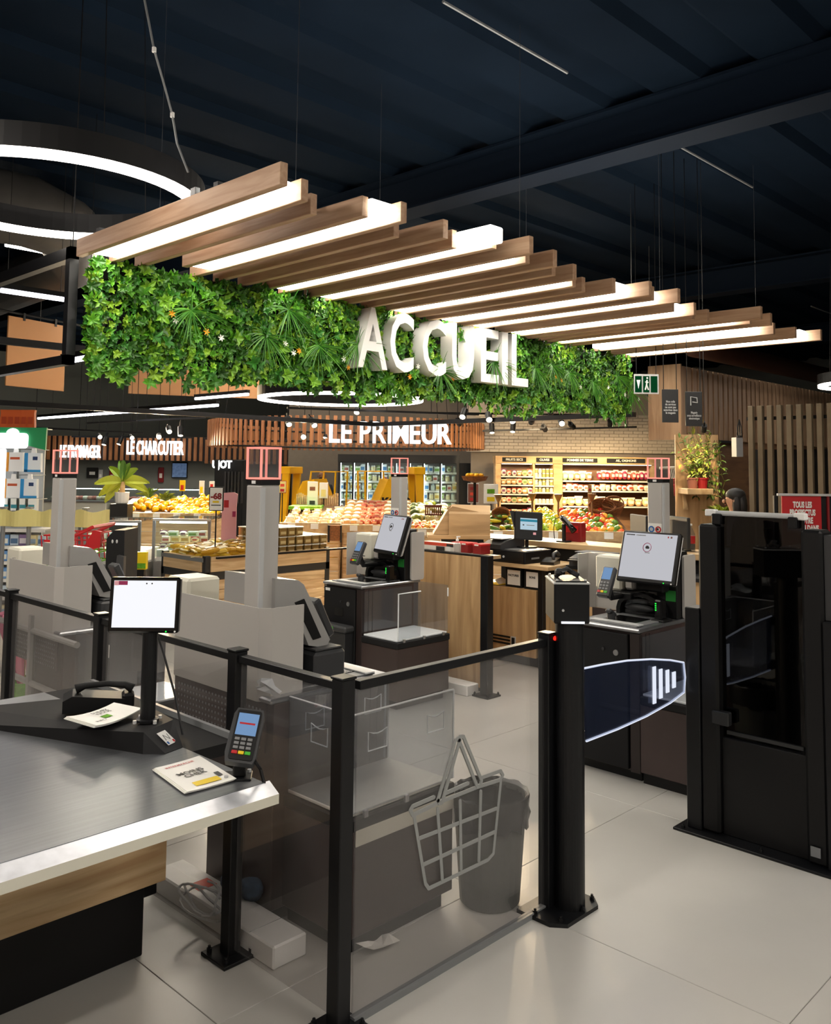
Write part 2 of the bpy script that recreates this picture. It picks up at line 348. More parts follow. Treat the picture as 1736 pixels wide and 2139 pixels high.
# track rails with spot heads
def rail(label, a, b_, r=.02):
    t = thing('track_rail', label, 'track', a); MB().tube([(0, 0, 0), b_-a], r, 4).build('rail', 'black', t)
    for k in (.06, .5, .94): q = (b_-a)*k; MB().tube([q, Vector((q.x, q.y, CZ-a.z))], .006, 5).build('drop_rod', 'black', t)
    return t
can_me = MB().cyl((0, 0, 0), (0, 0, .16), .045, n=12).mesh('can', 'black'); face_me = MB().cyl((0, 0, -.003), (0, 0, 0), .04, n=12).mesh('lit_face', 'spot_face'); arm_me = MB().box(-.012, .012, -.012, .012, .1, .26).mesh('bracket', 'black')
def spot(px, py, d, aim=None, power=0, sz=1.0, col='#ffe2b4', ang=50, label='black track spotlight with a lit round face', grp='track spotlights'):
    p = pd(px, py, d); t = thing('spotlight', label, 'spotlight', p, 0, grp); t.scale = (sz,)*3
    dirv = (Vector(aim)-p).normalized() if aim is not None else (_r*rnd.uniform(-.4, .4)+Vector((0, 0, -1))-_f*.35).normalized()
    rot = dirv.to_track_quat('-Z', 'Y').to_euler(); t.rotation_euler = rot
    up = rot.to_matrix().inverted() @ Vector((0, 0, 1)); L_ = (CZ-p.z)/sz; MB().tube([Vector((0, 0, .16)), Vector((0, 0, .16))+up*(L_-.16)], .005, 5).build('drop_rod', 'black', t)
    place(can_me, 'can', t); place(face_me, 'lit_face', t); place(arm_me, 'bracket', t)
    if power:
        l = bpy.data.lights.new('spot_beam', 'SPOT'); l.energy = power*1.6; l.spot_size = math.radians(ang); l.spot_blend = .5; l.color = C(col)[:3]; l.shadow_soft_size = .05
        lo = bpy.data.objects.new('spot_beam', l); COL.objects.link(lo); lo.parent = t; lo.location = (0, 0, -.02)
    return t
# tan boards hung from rails
def hung_board(label, x0, x1, y0, y1, d0, d1):
    a, b_ = pd(x0, y1, d0), pd(x1, y1, d1); z1 = pd(x0, y0, d0).z; t = thing('hanging_board', label, 'board', a, math.atan2(b_.y-a.y, b_.x-a.x)); L = (b_.xy-a.xy).length
    B('panel', 'sign_tan', t, 0, L, 0, .03, 0, z1-a.z, b=.004)
    MB().tube([(-1.5, .015, z1-a.z+.06), (L+.6, .015, z1-a.z+.06)], .018, 6).build('rail', 'black', t)
    for k in (.25, .8): B('clip', 'black', t, L*k-.02, L*k+.02, -.01, .04, z1-a.z-.04, z1-a.z+.08)
hung_board('tan board hung beyond the black steel frame', 12, 134, 657, 805, 13.2, 14.2)
hung_board('long tan board hung below the green wall', 268, 640, 766, 822, 18.0, 19.5)
# black steel box frame carrying the green wall's back
fr = thing('steel_frame', 'black square steel frame behind the green wall', 'frame', (2.42, 5.45, 2.28))
for a in ((0, .06, 0, .06, 0, .76), (0, .06, 0, 4.6, .68, .76), (0, .06, 0, 4.6, 0, .06), (0, 7.0, 4.54, 4.6, 0, .06), (0, 7.0, 4.54, 4.6, .68, .76), (0, .06, 4.54, 4.6, 0, .76), (6.94, 7.0, 0, 4.6, 0, .06), (6.94, 7.0, 0, 4.6, .68, .76), (3.4, 3.46, 0, 4.6, .68, .76)): B('steel_bar', 'black_metal', fr, *a)
for u in (1.2, 4.0): MB().tube([(u, 4.57, .76), (u, 4.57, CZ-2.28)], .004, 5).build('suspension_wire', 'black', fr)
for u, v in ((.03, .03), (6.97, .03)): MB().tube([(u, v, .76), (u, v, CZ-2.28)], .004, 5).build('suspension_wire', 'black', fr)
# swagged cable
pts = [pd(300, -10, 4.3), pd(322, 104, 4.3), pd(341, 170, 4.35), pd(360, 240, 4.4), pd(370, 300, 4.4), pd(393, 360, 4.4)]
t = thing('hanging_cable', 'grey cable hanging from the roof above the first slat', 'cable', pts[-1])
mm = MB().tube([p-pts[-1] for p in pts], .006, 6).build('cable', 'mid_grey', t)
for k in (1, 3): MB().tube([pts[k]-pts[-1]-Vector((0, 0, .012)), pts[k]-pts[-1]+Vector((0, 0, .012))], .011, 6).build('cable_tie', 'white', t)
p = Vector((2.462, 4.05, 3.098)); tag(MB().box(-.03, .03, -.05, .05, -.04, .05, b=.005, T=Matrix.Translation(p) @ Matrix.Scale(.5, 4)).build('junction_box', 'mid_grey'), 'small grey junction box above the first wooden slat', 'box')
# ================================================================ pergola and green wall
GV = 5.40; ZS = 2.966; GZ0 = 2.30
per = thing('slat_pergola', 'hung pergola of wooden slats with white light bars between', 'pergola', (2.44, 3.2, ZS))
ENDS = [(2.46, 3.27), (2.68, 3.39), (2.86, 3.54), (3.07, 3.37), (3.28, 3.29), (3.47, 3.54), (3.68, 3.35), (3.88, 3.46), (4.05, 3.29), (4.3, 3.2), (4.49, 3.37), (4.68, 3.29), (4.89, 3.45), (5.1, 3.42), (5.3, 3.56), (5.5, 3.61), (5.68, 3.46), (5.95, 3.31), (6.13, 3.39), (6.34, 3.28), (6.68, 3.51), (6.97, 3.46), (7.16, 3.57), (7.34, 3.52), (7.50, 3.11), (7.70, 3.29), (7.88, 3.18), (8.42, 3.37), (8.80, 3.31), (9.12, 3.18)]
LB = {1: 3.46, 4: 3.35, 8: 3.2, 10: 3.45, 14: 3.60, 17: 3.50, 19: 3.46, 21: 3.57, 25: 3.42, 27: 3.52, 29: 3.32}
def slat_end(i): return GV+(.0 if i not in (3,) else -.25)
for i, (u, ve_) in enumerate(ENDS):
    w = .045
    B('slat', 'wood_slat', per, u-2.44-w/2, u-2.44+w/2, ve_-3.2, slat_end(i)-3.2, 0, .112, b=.003)
    if i in LB:
        g = u-ENDS[i-1][0]-w; wl = min(.16, g-.008); x1 = u-w/2-.004-2.44
        B('light_bar', 'light_bar', per, x1-wl, x1, LB[i]-3.2, GV-(.26 if i == 4 else .10)-3.2, .012, .105, b=.008)
for u in (2.9, 4.9, 6.9, 8.9):
    for v in (3.75, 5.2):
        if v < 4: MB().box(u-2.44-.02, u-2.44+.02, v-3.2-.02, v-3.2+.02, .112, .15).build('hanger', 'black', per)
        MB().tube([(u-2.44, v-3.2, .112), (u-2.44, v-3.2, CZ-ZS)], .0018, 5).build('suspension_wire', 'wire', per)
for v in (3.8, 5.1): B('cross_bar', 'black_metal', per, 0, 6.7, v-3.2, v-3.2+.04, .112, .135)

GU0, GU1 = 2.57, 9.02
gw = thing('green_wall', 'artificial leafy green wall with small flowers under the pergola', 'green wall', (GU0, GV, GZ0))
B('backing_panel', 'black', gw, 0, GU1-GU0, .02, .07, .03, .68)
# leaves: a leaf is 4 tris folded along its middle
def leaf(mb, base, d, up, L, W, col):
    d = d.normalized(); s_ = d.cross(up).normalized(); nn = s_.cross(d)
    q = [base, base+d*L*.32+s_*W*.42+nn*L*.14, base+d*L*.68+s_*W*.44+nn*L*.16, base+d*L-nn*L*.06, base+d*L*.68-s_*W*.44+nn*L*.16, base+d*L*.32-s_*W*.42+nn*L*.14, base+d*L*.5+nn*L*.05]
    mb.add(q, [(0, 6, 1), (1, 6, 2), (2, 6, 3), (3, 6, 4), (4, 6, 5), (5, 6, 0)], 0, col)
GREENS = ['#2f6410', '#4c8a1a', '#3a7216', '#6c9f22', '#285612', '#589a22', '#86b02c', '#327420']
def sprig(mb, p, n, L, W, colh, R, out=.55):
    ax = Vector((R.uniform(-.35, .35), -1, R.uniform(-.5, .35))).normalized(); a = ax.orthogonal().normalized(); b_ = ax.cross(a); ph = R.uniform(0, 6.28)
    for k in range(n):
        t = ph+2*PI*k/n+R.uniform(-.3, .3); ou = out*R.uniform(.5, 1.3); d = a*math.cos(t)+b_*math.sin(t)+ax*ou
        c = C(colh); f_ = R.uniform(.75, 1.3); leaf(mb, p, d, ax, L*R.uniform(.7, 1.15), W*R.uniform(.8, 1.2), (c[0]*f_, c[1]*f_, c[2]*f_, 1))
R2 = random.Random(11)
LG, HG = GU1-GU0, .66
protos = []
for k in range(10):
    mb = MB(); R3 = random.Random(100+k); kind = k % 5
    for q in range(5 if kind < 3 else 7):
        p = Vector((R3.uniform(-.05, .05), R3.uniform(-.03, .02), R3.uniform(-.05, .05)))
        sprig(mb, p, R3.choice((5, 6, 7)), .060 if kind < 3 else .040, .031 if kind < 3 else .024, GREENS[(k*3+q) % 8] if kind < 3 else GREENS[(3+q+k) % 8], R3)
    protos.append(mb.mesh('leaf_cluster', 'leaf'))
# patches of alike plants
patch = [(R2.uniform(0, LG), R2.uniform(0, HG), R2.randrange(5)) for _ in range(70)]
def kind_at(x, z): return min(patch, key=lambda q: (q[0]-x)**2+(q[1]-z)**2)[2]
cnt = 0
while cnt < 290:
    x = R2.uniform(0, LG)**1.0*(.25+.75*R2.random()); z = R2.uniform(.0, HG)
    k = kind_at(x, z)+5*R2.randrange(2)
    place(protos[k], 'leaf_cluster', gw, (x, R2.uniform(-.10, -.03), z), (R2.uniform(-.4, .4), R2.uniform(0, 6.28), R2.uniform(-.5, .5)), (R2.uniform(.8, 1.2),)*3); cnt += 1
mb = MB(); R4 = random.Random(5)
nx = int(LG/.038)
for i in range(nx):
    for j in range(19):
        x = (i+R4.random())*LG/nx; z = (j+R4.random())*HG/19; k = kind_at(x, z); y = R4.uniform(-.075, .01)-.03*math.sin(x*2.1)*math.cos(z*7)
        if k < 3: sprig(mb, Vector((x, y, z)), R4.choice((4, 5, 6)), .058, .029, GREENS[(k*2+R4.randrange(3)) % 8], R4)
        else: sprig(mb, Vector((x, y, z)), 6, .037, .022, GREENS[(k+R4.randrange(4)) % 8], R4, .8)
# trailing sprigs along the lower edge and both ends
for i in range(330):
    x = R4.uniform(-.02, LG+.02); z = -R4.random()**2*.13*(.6+.5*math.sin(x*3.3)); sprig(mb, Vector((x, R4.uniform(-.09, 0), z)), 6, .062, .030, GREENS[R4.randrange(8)], R4, .3)
for i in range(130):
    x = R4.choice((R4.uniform(-.05, 0), R4.uniform(LG, LG+.06))); sprig(mb, Vector((x, R4.uniform(-.08, .02), R4.uniform(0, HG))), 6, .058, .028, GREENS[R4.randrange(8)], R4, .4)
o = mb.build('foliage', 'leaf', gw); o['kind'] = 'stuff'
# grass tufts
tufts = [(.62, .40), (1.25, .30), (1.75, .28), (2.15, .33), (3.15, .2), (3.9, .36), (4.55, .35), (4.85, .4), (5.15, .36), (5.6, .3), (6.1, .4), (6.4, .25), (1.45, .52)]
for x, z in tufts:
    mb = MB()
    for k in range(46):
        a = R4.uniform(-.3, PI+.3)+PI if R4.random() < .75 else R4.uniform(0, 6.28); L = R4.uniform(.14, .27); d = Vector((math.cos(a), -R4.uniform(.25, .6), math.sin(a))); q = []
        for s_ in range(5): t = s_/4; q.append(Vector((0, -.06, 0))+d*L*t+Vector((0, 0, -.14*L*t*t*2.2)))
        c = C(R4.choice(['#3f7d22', '#2f6a20', '#5b9a30'])); mb.tube(q, .003, 3, col=c, rs=[.003, .0032, .003, .0024, .0008])
    t = mb.build('grass_tuft', 'leaf', gw); t.location = (x, -.09, z)
def flower(colh):
    mb = MB()
    for k in range(6):
        a = 2*PI*k/6; d = Vector((math.cos(a), -.3, math.sin(a))); leaf(mb, Vector((0, 0, 0)), d, Vector((0, -1, 0)), .028, .011, C(colh))
    return mb.mesh('flower', 'leaf')
fw, fy = flower('#f2f2ea'), flower('#e8a01c')
for x, z, y_ in [(.47, .36, 1), (.50, .32, 0), (.74, .27, 1), (.86, .24, 0), (1.42, .26, 0), (1.5, .2, 0), (1.55, .22, 1), (2.0, .2, 0), (2.05, .14, 1), (2.2, .2, 0), (2.55, .24, 0), (2.75, .12, 1), (2.85, .22, 0), (4.2, .5, 1), (4.9, .3, 1), (5.0, .27, 1), (5.35, .22, 0), (5.9, .26, 0), (6.25, .2, 0), (6.55, .17, 0), (3.3, .14, 1)]:
    place(fy if y_ else fw, 'flower', gw, (x, -.15, z), (0, R4.uniform(0, 3), 0), (1.05,)*3)
# ACCUEIL letters
sg = thing('accueil_sign', 'large white ACCUEIL block letters standing on the green wall', 'sign', (4.70, GV-.20, 2.445))
word = 'ACCUEIL'; H_ = .50; xs = [(4.67, 5.00), (5.03, 5.31), (5.42, 5.72), (5.80, 6.10), (6.20, 6.46), (6.51, 6.60), (6.66, 6.92)]
for ch, (a, b_) in zip(word, xs):
    me = text_mesh(ch, 1.0, .12, .012, 'white').copy(); x0, x1, y0, y1 = bbox(me); sx, sy = (b_-a)/(x1-x0), H_/(y1-y0)
    me.transform(Matrix.Translation((-x0, -y0, 0))); me.transform(Matrix.Diagonal((sx, sy, .6, 1)))
    place(me, 'letter', sg, (a-4.70, .06, 0), (UP, 0, 0))
# ================================================================ glass fences
bolt_me = MB().cyl((0, 0, 0), (0, 0, .012), .009, n=8).cyl((0, 0, .012), (0, 0, .02), .005, n=8).mesh('bolt', 'black_metal')
def post(par, u, v, s=.048, h=1.01, plate=True, pr=.075):
    o = B('post', 'black_metal', par, u-s/2, u+s/2, v-s/2, v+s/2, .01 if plate else 0, h, b=.003)
    B('post_cap', 'black_metal', o, u-s/2-.003, u+s/2+.003, v-s/2-.003, v+s/2+.003, h, h+.008, b=.002)
    if plate:
        B('base_plate', 'black_metal', o, u-pr, u+pr, v-pr, v+pr, 0, .012, b=.002)
        for a in (-1, 1):
            for c in (-1, 1): place(bolt_me, 'bolt', o, (u+a*(pr-.02), v+c*(pr-.02), .012))
    return o
fe = thing('glass_fence', 'black framed smoked glass fence beside the service desk', 'fence', (1.80, 2.04, 0))
for v in (0, .555, 1.56, 2.52): post(fe, 0, v, .05 if v else .052, 1.01, True, .07)
for a, b_ in ((.025, .53), (.58, 1.535), (1.585, 2.495), (2.545, 3.4)):
    B('top_rail', 'black_metal', fe, -.016, .016, a, b_, .975, 1.0, b=.002)
    B('glass_pane', 'fence_glass', fe, -.004, .004, a+.004, b_-.004, .03, .975)
MB().add([(-.006, .8+.10, .12), (-.006, .8+.16, .5), (-.006, .8+.175, .5), (-.006, .8+.125, .12)], [(0, 1, 2, 3)])
fg = thing('glass_fence', 'clear glass fence with an etched shopping basket next to the swing gate', 'fence', (1.82, 2.03, 0))
post(fg, 1.01, 0, .05, 1.015, False)
B('top_rail', 'black_metal', fg, .026, .985, -.016, .016, .972, 1.0, b=.002)
gp = B('glass_pane', 'fence_glass', fg, .026, .985, -.004, .004, .02, .972)
B('floor_channel', 'mid_grey', fg, .026, .985, -.012, .012, 0, .02)
# etched basket on the pane, from the outline in the photo
def gpt(x, y): p = pv(x, y, 2.03-.006); return (p.x-1.82, p.z)
lines = [[(865, 1702), (889, 1846), (896, 1856), (1020, 1796), (1031, 1783), (1047, 1628)], [(877, 1751), (1037, 1689)], [(885, 1806), (1033, 1738)],
         [(914, 1689), (924, 1838)], [(961, 1673), (963, 1815)], [(1004, 1653), (1000, 1798)], [(906, 1665), (862, 1684), (857, 1693), (862, 1703), (914, 1677), (996, 1644), (1044, 1629), (1050, 1619), (1045, 1610), (1006, 1624)], [(930, 1657), (977, 1636)],
         [(914, 1672), (951, 1546), (957, 1541), (960, 1546), (923, 1676), (917, 1678), (914, 1672)], [(958, 1546), (961, 1538), (967, 1538), (1005, 1630), (1003, 1640), (996, 1643), (958, 1546)]]
for li, L in enumerate(lines):
    e_ = -.0062-.0004*li
    q = [gpt(*p) for p in L]; mb = MB()
    for a, b_ in zip(q[:-1], q[1:]):
        a, b_ = Vector(a), Vector(b_); d = (b_-a).normalized()*.0062; nn = Vector((-d.y, d.x))
        mb.prism([a-nn, b_-nn, b_+nn, a+nn], e_, -.0045, 'y')
    for a in q: mb.cyl((a[0], e_-.0002, a[1]), (a[0], -.0045, a[1]), .0062, n=10)
    mb.build('etched_line', 'frost', gp)

# ================================================================ swing gate
gt = thing('swing_gate', 'black entrance gate post with a clear lit swing wing', 'gate', (2.93, 1.99, 0))
gc = pd(1189, 976, 3.43)-Vector((2.93, 1.99, 0)); gx_, gy_ = gc.x, gc.y; GT = Matrix.Translation((gx_, gy_, 0)) @ Matrix.Rotation(RZ, 4, 'Z')
MB().prism([(-.21, .10), (-.21, -.05), (-.17, -.10), (.03, -.10), (.07, -.06), (.07, .10)], 0, .014).build('base_plate', 'black_metal', gt)
for a, c in ((-.17, -.07), (-.05, -.085), (.05, -.06), (.05, .05), (-.19, .03)): place(bolt_me, 'bolt', gt, (a, c, .014))
MB().cyl((gx_, gy_, .014), (gx_, gy_, 1.07), .055, n=32).build('column', 'black_metal', gt, False)
hd = MB().box(-.069, .066, -.06, .16, 1.065, 1.215, b=.004, T=GT).build('head', 'black_metal', gt)
MB().box(-.071, .068, -.062, .162, 1.212, 1.219, b=.002, T=GT).build('head_cap', 'light_grey', hd); MB().box(-.062, .059, -.053, .153, 1.219, 1.224, b=.002, T=GT).build('top_tray', 'black', hd)
for a in (-.055, .052):
    for c in (-.045, .14): MB().cyl(GT @ Vector((a, c, 1.224)), GT @ Vector((a, c, 1.230)), .005, n=8).build('bolt', 'light_grey', hd)
MB().tube([GT @ Vector(p) for p in ((-.04, .08, 1.228), (-.02, .05, 1.25), (.0, .06, 1.258), (.02, .08, 1.245), (.045, .06, 1.232))], .010, 7).ell(GT @ Vector((-.03, .06, 1.246)), .022, .018, .016).build('cable_bundle', 'charcoal', hd)
MB().box(-.042, .046, -.066, -.06, 1.066, 1.074, T=GT).build('light_bar', 'screen_white', hd); MB().cyl(GT @ Vector((-.035, -.064, 1.115)), GT @ Vector((-.035, -.059, 1.115)), .005, n=8).build('key_lock', 'light_grey', hd)
MB().cyl(GT @ Vector((-.075, .0, 1.0)), GT @ Vector((-.052, .0, 1.0)), .009, n=10).build('status_light', 'led_red', hd)
w = [pv(*q, 2.0) for q in [(1216, 1397), (1260, 1388), (1310, 1380), (1360, 1377), (1400, 1379), (1428, 1384), (1431, 1415), (1429, 1446), (1400, 1468), (1350, 1496), (1290, 1523), (1225, 1548)]]
wp = [(p.x-2.93, p.z) for p in w]
wg = MB().prism(wp, .006, .014, 'y').build('wing', 'wing_glass', gt)
mb = MB(); mb.tube([(p[0], .01, p[1]) for p in wp[:12]], .0048, 6); mb.build('lit_edge', 'wing_edge', wg)
for x, y0, y1 in ((1364, 1393, 1468), (1377.5, 1398, 1457), (1391.5, 1400, 1445), (1405, 1404, 1435)):
    a, b_ = pv(x-3.5, y0, 2.0), pv(x+3.5, y1, 2.0); B('white_stripe', 'wing_edge', wg, a.x-2.93, b_.x-2.93, .001, .005, b_.z, a.z)
for z in (.60, .83): MB().cyl((.085, .01, z-.02), (.085, .01, z+.02), .016, n=12).build('hinge', 'black_gloss', gt)

# ================================================================ anti-theft arch on the right
ar = thing('security_gate', 'tall black gate cabinet with dark glass panel and white top bar', 'security gate', (3.90, 1.35, 0))
B('base_plate', 'black_metal', ar, -.06, .20, -.06, .70, 0, .012, b=.002)
for y in (-.03, .3, .66):
    for x in (-.035, .17): place(bolt_me, 'bolt', ar, (x, y, .012))
B('pillar', 'black', ar, 0, .12, .50, .59, .012, 1.40, b=.012); B('pillar', 'black', ar, 0, .12, .03, .12, .012, 1.40, b=.012)
B('pillar_base', 'black_metal', ar, -.01, .10, .585, .655, .012, 1.01, b=.004); B('pillar_base', 'black_metal', ar, -.01, .10, -.035, .032, .012, 1.02, b=.004)
B('side_cover', 'charcoal', ar, .02, .10, -.01, .032, 1.02, 1.38, b=.004)
B('lower_panel', 'black', ar, .03, .09, .12, .50, .012, .44, b=.003); gpn = B('glass_panel', 'smoked', ar, .05, .06, .12, .50, .44, 1.44)
B('rear_panel', 'black', ar, .085, .09, .12, .50, .44, 1.30)
B('clamp', 'black', ar, .02, .09, .14, .18, 1.40, 1.45, b=.004); B('clamp', 'black', ar, .02, .09, .49, .53, 1.40, 1.45, b=.004)
MB().cyl((.055, .13, 1.452), (.055, .55, 1.452), .012, n=12).build('top_bar', 'light_grey', ar)
B('end_clip', 'white', ar, .035, .075, .11, .16, 1.437, 1.468, b=.004); B('end_clip', 'white', ar, .035, .075, .52, .57, 1.437, 1.468, b=.004)
B('shelf_plate', 'dark_grey', ar, .04, .085, .14, .48, .455, .47); B('hinge', 'dark_grey', ar, -.008, .03, .45, .53, .50, .56, b=.004)
B('inventory_label', 'mid_grey', ar, -.012, -.008, .06, .10, .05, .09)

# ================================================================ self-checkouts
def dots(nx, nz, dx, dz, r):
    mb = MB()
    for i in range(nx):
        for j in range(nz): mb.box(-.001, .001, i*dx-r, i*dx+r, j*dz-r, j*dz+r)
    return mb
def lamp_post(par, x, y, z0, z1, sx):
    tw = B('tower', 'silver_light', par, x-.045, x+.045, y-.05, y+.05, z0, z1, b=.006)
    B('tower_edge', 'light_grey', tw, x-.05, x-.03, y-.056, y-.049, z0, z1-.01); B('tower_cap', 'black', tw, x-.045, x+.045, y-.05, y+.05, z1, z1+.022, b=.003)
    r = .0035; zb = z1+.022; zt = zb+.125; a = .045; fr_ = MB()
    for sx_ in (-1, 1):
        for sy_ in (-1, 1): fr_.box(x+sx_*a-r, x+sx_*a+r, y+sy_*a-r, y+sy_*a+r, zb, zt)
        for zz in (zb, zt-2*r): fr_.box(x-a, x+a, y+sx_*a-r, y+sx_*a+r, zz, zz+2*r).box(x+sx_*a-r, x+sx_*a+r, y-a, y+a, zz, zz+2*r)
    fr_.build('signal_lamp', 'lamp_red', tw); B('lamp_pane', 'clear', tw, x-a+r, x+a-r, y-a+r, y+a-r, zb+.01, zt-.01)
    B('lamp_number', 'white', tw, x-.047, x-.045, y-.012, y+.012, z1+.005, z1+.017)
    if sx > 0:
        zz = z0+.62*(z1-z0)
        MB().prism(rrect(y-.044, y+.044, zz-.065, zz+.055, .004), x-.048, x-.0455, 'x').build('notice', 'paper', tw)
        for k, c in ((.022, 'blue'), (-.022, 'red')):
            MB().cyl((x-.05, y+k, zz+.02), (x-.048, y+k, zz+.02), .019, n=20).build('notice_symbol', c, tw)
            MB().cyl((x-.0505, y+k, zz+.02), (x-.05, y+k, zz+.02), .011, n=12).build('notice_symbol', 'paper' if c == 'red' else 'light_grey', tw)
            B('notice_caption', c, tw, x-.049, x-.048, y+k-.018, y+k+.018, zz-.045, zz-.028)
        B('notice_symbol', 'charcoal', tw, x-.0515, x-.0505, y-.026, y-.012, zz+.014, zz+.028)
    return tw
def checkout(label, u0, v0, sx, mon_yaw=0.0, lower_bin=False, full_box=False, group=None, my=.50, ty=.645):
    t = thing('self_checkout', label, 'checkout', (u0, v0, 0), 0, group)
    def X(a, b_): return (sx*a, sx*b_)
    def bx(n, m, x0, x1, y0, y1, z0, z1, b=0.0, par=None): return B(n, m, par or t, *X(x0, x1), y0, y1, z0, z1, b=b)
    # bagging side
    bc = bx('bagging_cabinet', 'brown_panel', .0, .53, .0, .36, .06, .41, .004); bx('kick_plinth', 'black', .03, .50, .03, .36, 0, .06, 0, bc)
    if full_box: bx('apron', 'cream', -.004, .5, -.004, .0, .36, .45, 0, bc)
    bx('bag_tray', 'black_soft', -.006, .535, -.006, .36, .41, .455, .006, bc); pl = bx('bag_plate', 'acrylic_edge' if not full_box else 'tile_white', .01, .52, .012, .35, .455, .468, .003, bc)
    for k in (.05, .25, .45): bx('clip', 'steel', k, k+.02, -.012, .0, .45, .475, .002, bc)
    if full_box:
        g1 = bx('acrylic_side', 'acrylic', .0, .52, .0, .005, .47, .80); g2 = bx('acrylic_side', 'acrylic', .515, .52, .005, .35, .47, .80); g3 = bx('acrylic_side', 'acrylic', .01, .52, .345, .35, .47, .80)
        for g, (px_, py_) in ((g1, ('x', .002)), (g2, ('y', .517)), (g3, ('x', .347))):
            for c in ((.13,) if px_ == 'y' else (.1, .40)):
                pts = []
                for k in range(5): a = k/4; pts.append((c-.045+.09*a, .72+.012*math.sin(PI*a)*-1+.01))
                pts += [(c+.045, .665), (c-.045, .665)]
                P3 = [(sx*p[0], py_, p[1]) if px_ == 'x' else (sx*py_, p[0]+.05, p[1]) for p in pts]
                MB().tube(P3, .0025, 5, closed=True).build('hand_hole', 'acrylic_edge', g)
        MB().tube([(0, .002, .80), (sx*.518, .002, .80), (sx*.518, .35, .80)], .0035, 5).build('panel_edge', 'acrylic_edge', g1)
        MB().tube([(0, .002, .80), (0, .002, .47)], .004, 5).build('panel_edge', 'acrylic_edge', g1); MB().tube([(sx*.518, .002, .80), (sx*.518, .002, .47)], .003, 5).build('panel_edge', 'acrylic_edge', g1)
        MB().tube([(sx*.02, .36, .47), (sx*.02, .36, .79)], .006, 6).build('panel_edge', 'acrylic_edge', g3)
    else:
        g1 = bx('acrylic_side', 'clear', .02, .24, .01, .015, .47, .78); g2 = bx('acrylic_side', 'clear', .515, .52, .005, .35, .47, .80); g3 = bx('acrylic_side', 'clear', .02, .50, .352, .357, .48, .76)
        MB().tube([(sx*.02, .012, .47), (sx*.02, .012, .78), (sx*.24, .012, .78)], .005, 6).build('panel_edge', 'acrylic_edge', g1)
        MB().tube([(sx*.518, .005, .72), (sx*.518, .005, .78)], .006, 6).build('panel_edge', 'white', g2)
    # till side
    body = bx('body', 'brown_panel', .02, .58, .36, .78, .05, .78, .004); bx('kick_plinth', 'black', .05, .56, .38, .77, 0, .05, 0, body)
    bx('corner_strip', 'brown_dark', .0, .03, .36, .42, .05, .775, .003, body); bx('side_groove', 'brown_dark', .06, .066, .357, .36, .07, .77, 0, body); bx('side_groove', 'brown_dark', .10, .104, .357, .36, .07, .77, 0, body)
    dr = bx('door', 'black_soft', -.004, .022, .43, .775, .06, .765, .004)
    def cyx(n, m, x, y, z, r, par): MB().cyl((sx*(x-.006), y, z), (sx*x, y, z), r, n=12).build(n, m, par)
    cyx('lock', 'steel', -.004, .50, .66, .016, dr); cyx('lock', 'dark_grey', -.004, .58, .67, .009, dr); bx('label_plate', 'white', -.007, -.004, .705, .755, .735, .755, .002, dr)
    if lower_bin:
        bx('card_slot', 'black_gloss', -.006, -.004, .555, .65, .565, .625, 0, dr); lb = bx('lower_bin', 'dark_grey', -.09, -.004, .44, .775, .06, .47, .006); bx('bin_lid', 'charcoal', -.10, -.004, .425, .785, .47, .515, .012, lb)
    top = bx('worktop', 'steel', -.01, .60, .355, .785, .78, .80, .006); bx('scale_plate', 'mid_grey', .04, .42, .40, .74, .80, .806, .002, top); bx('scanner_window', 'black_gloss', .10, .30, .46, .66, .806, .809, .001, top); bx('plate_rim', 'light_grey', .05, .10, .39, .70, .806, .813, .002, top)
    if sx > 0:
        # scanner arch
        arc = []; inn = []
        for k in range(9):
            a = PI*k/8; arc.append((.57-.15*math.cos(a), .84+.10*math.sin(a))); inn.append((.57-.125*math.cos(a), .84+.075*math.sin(a)))
        prof = [(.42, .806)]+arc+[(.72, .806), (.695, .806)]+inn[::-1]+[(.445, .806)]
        sa = MB().prism(prof, sx*.36, sx*.43, 'x').build('scanner_arch', 'black_gloss', t)
        bx('arch_glass', 'smoked', .39, .395, .445, .695, .806, .90, 0, sa); bx('arch_back', 'black', .425, .43, .445, .695, .806, .90, 0, sa)
        MB().ell((sx*.37, .57, .85), .025, .10, .022, 10, 6).build('scanner_gun', 'charcoal', sa, True)
        sp = bx('speaker_post', 'black_gloss', .30, .36, .395, .44, .806, .92, .008); bx('speaker_foot', 'black', .28, .38, .37, .45, .80, .812, .003, sp)
        for k in range(4): bx('led', 'led_green', .298, .30, .425, .433, .86+.012*k, .866+.012*k, 0, sp)
        # column, monitor
        col_ = bx('column', 'black', .44, .57, .37, .50, .80, 1.18, .006); bx('green_label', 'green_sticker', .436, .44, .38, .44, .90, .96, 0, col_); bx('neck', 'black', .37, .47, .42, .60, .95, 1.06, .01, col_)
    
        Tm = Matrix.Translation((sx*.34, my, 1.15)) @ Matrix.Rotation(mon_yaw, 4, 'Z') @ Matrix.Rotation(-sx*math.radians(-18), 4, 'Y')
        mon = MB().box(*X(0, .035), -.185, .185, -.15, .15, b=.008, T=Tm).build('monitor', 'black', t)
        MB().box(*X(.035, .055), -.18, .18, -.145, .145, b=.012, T=Tm).build('rear_shell', 'silver_paint', mon)
        MB().box(*X(.0555, .0575), -.16, -.10, -.14, .06, T=Tm).build('rear_recess', 'black', mon)
        MB().box(*X(-.002, 0), -.168, .168, -.125, .137, T=Tm).build('screen', 'screen_grey', mon)
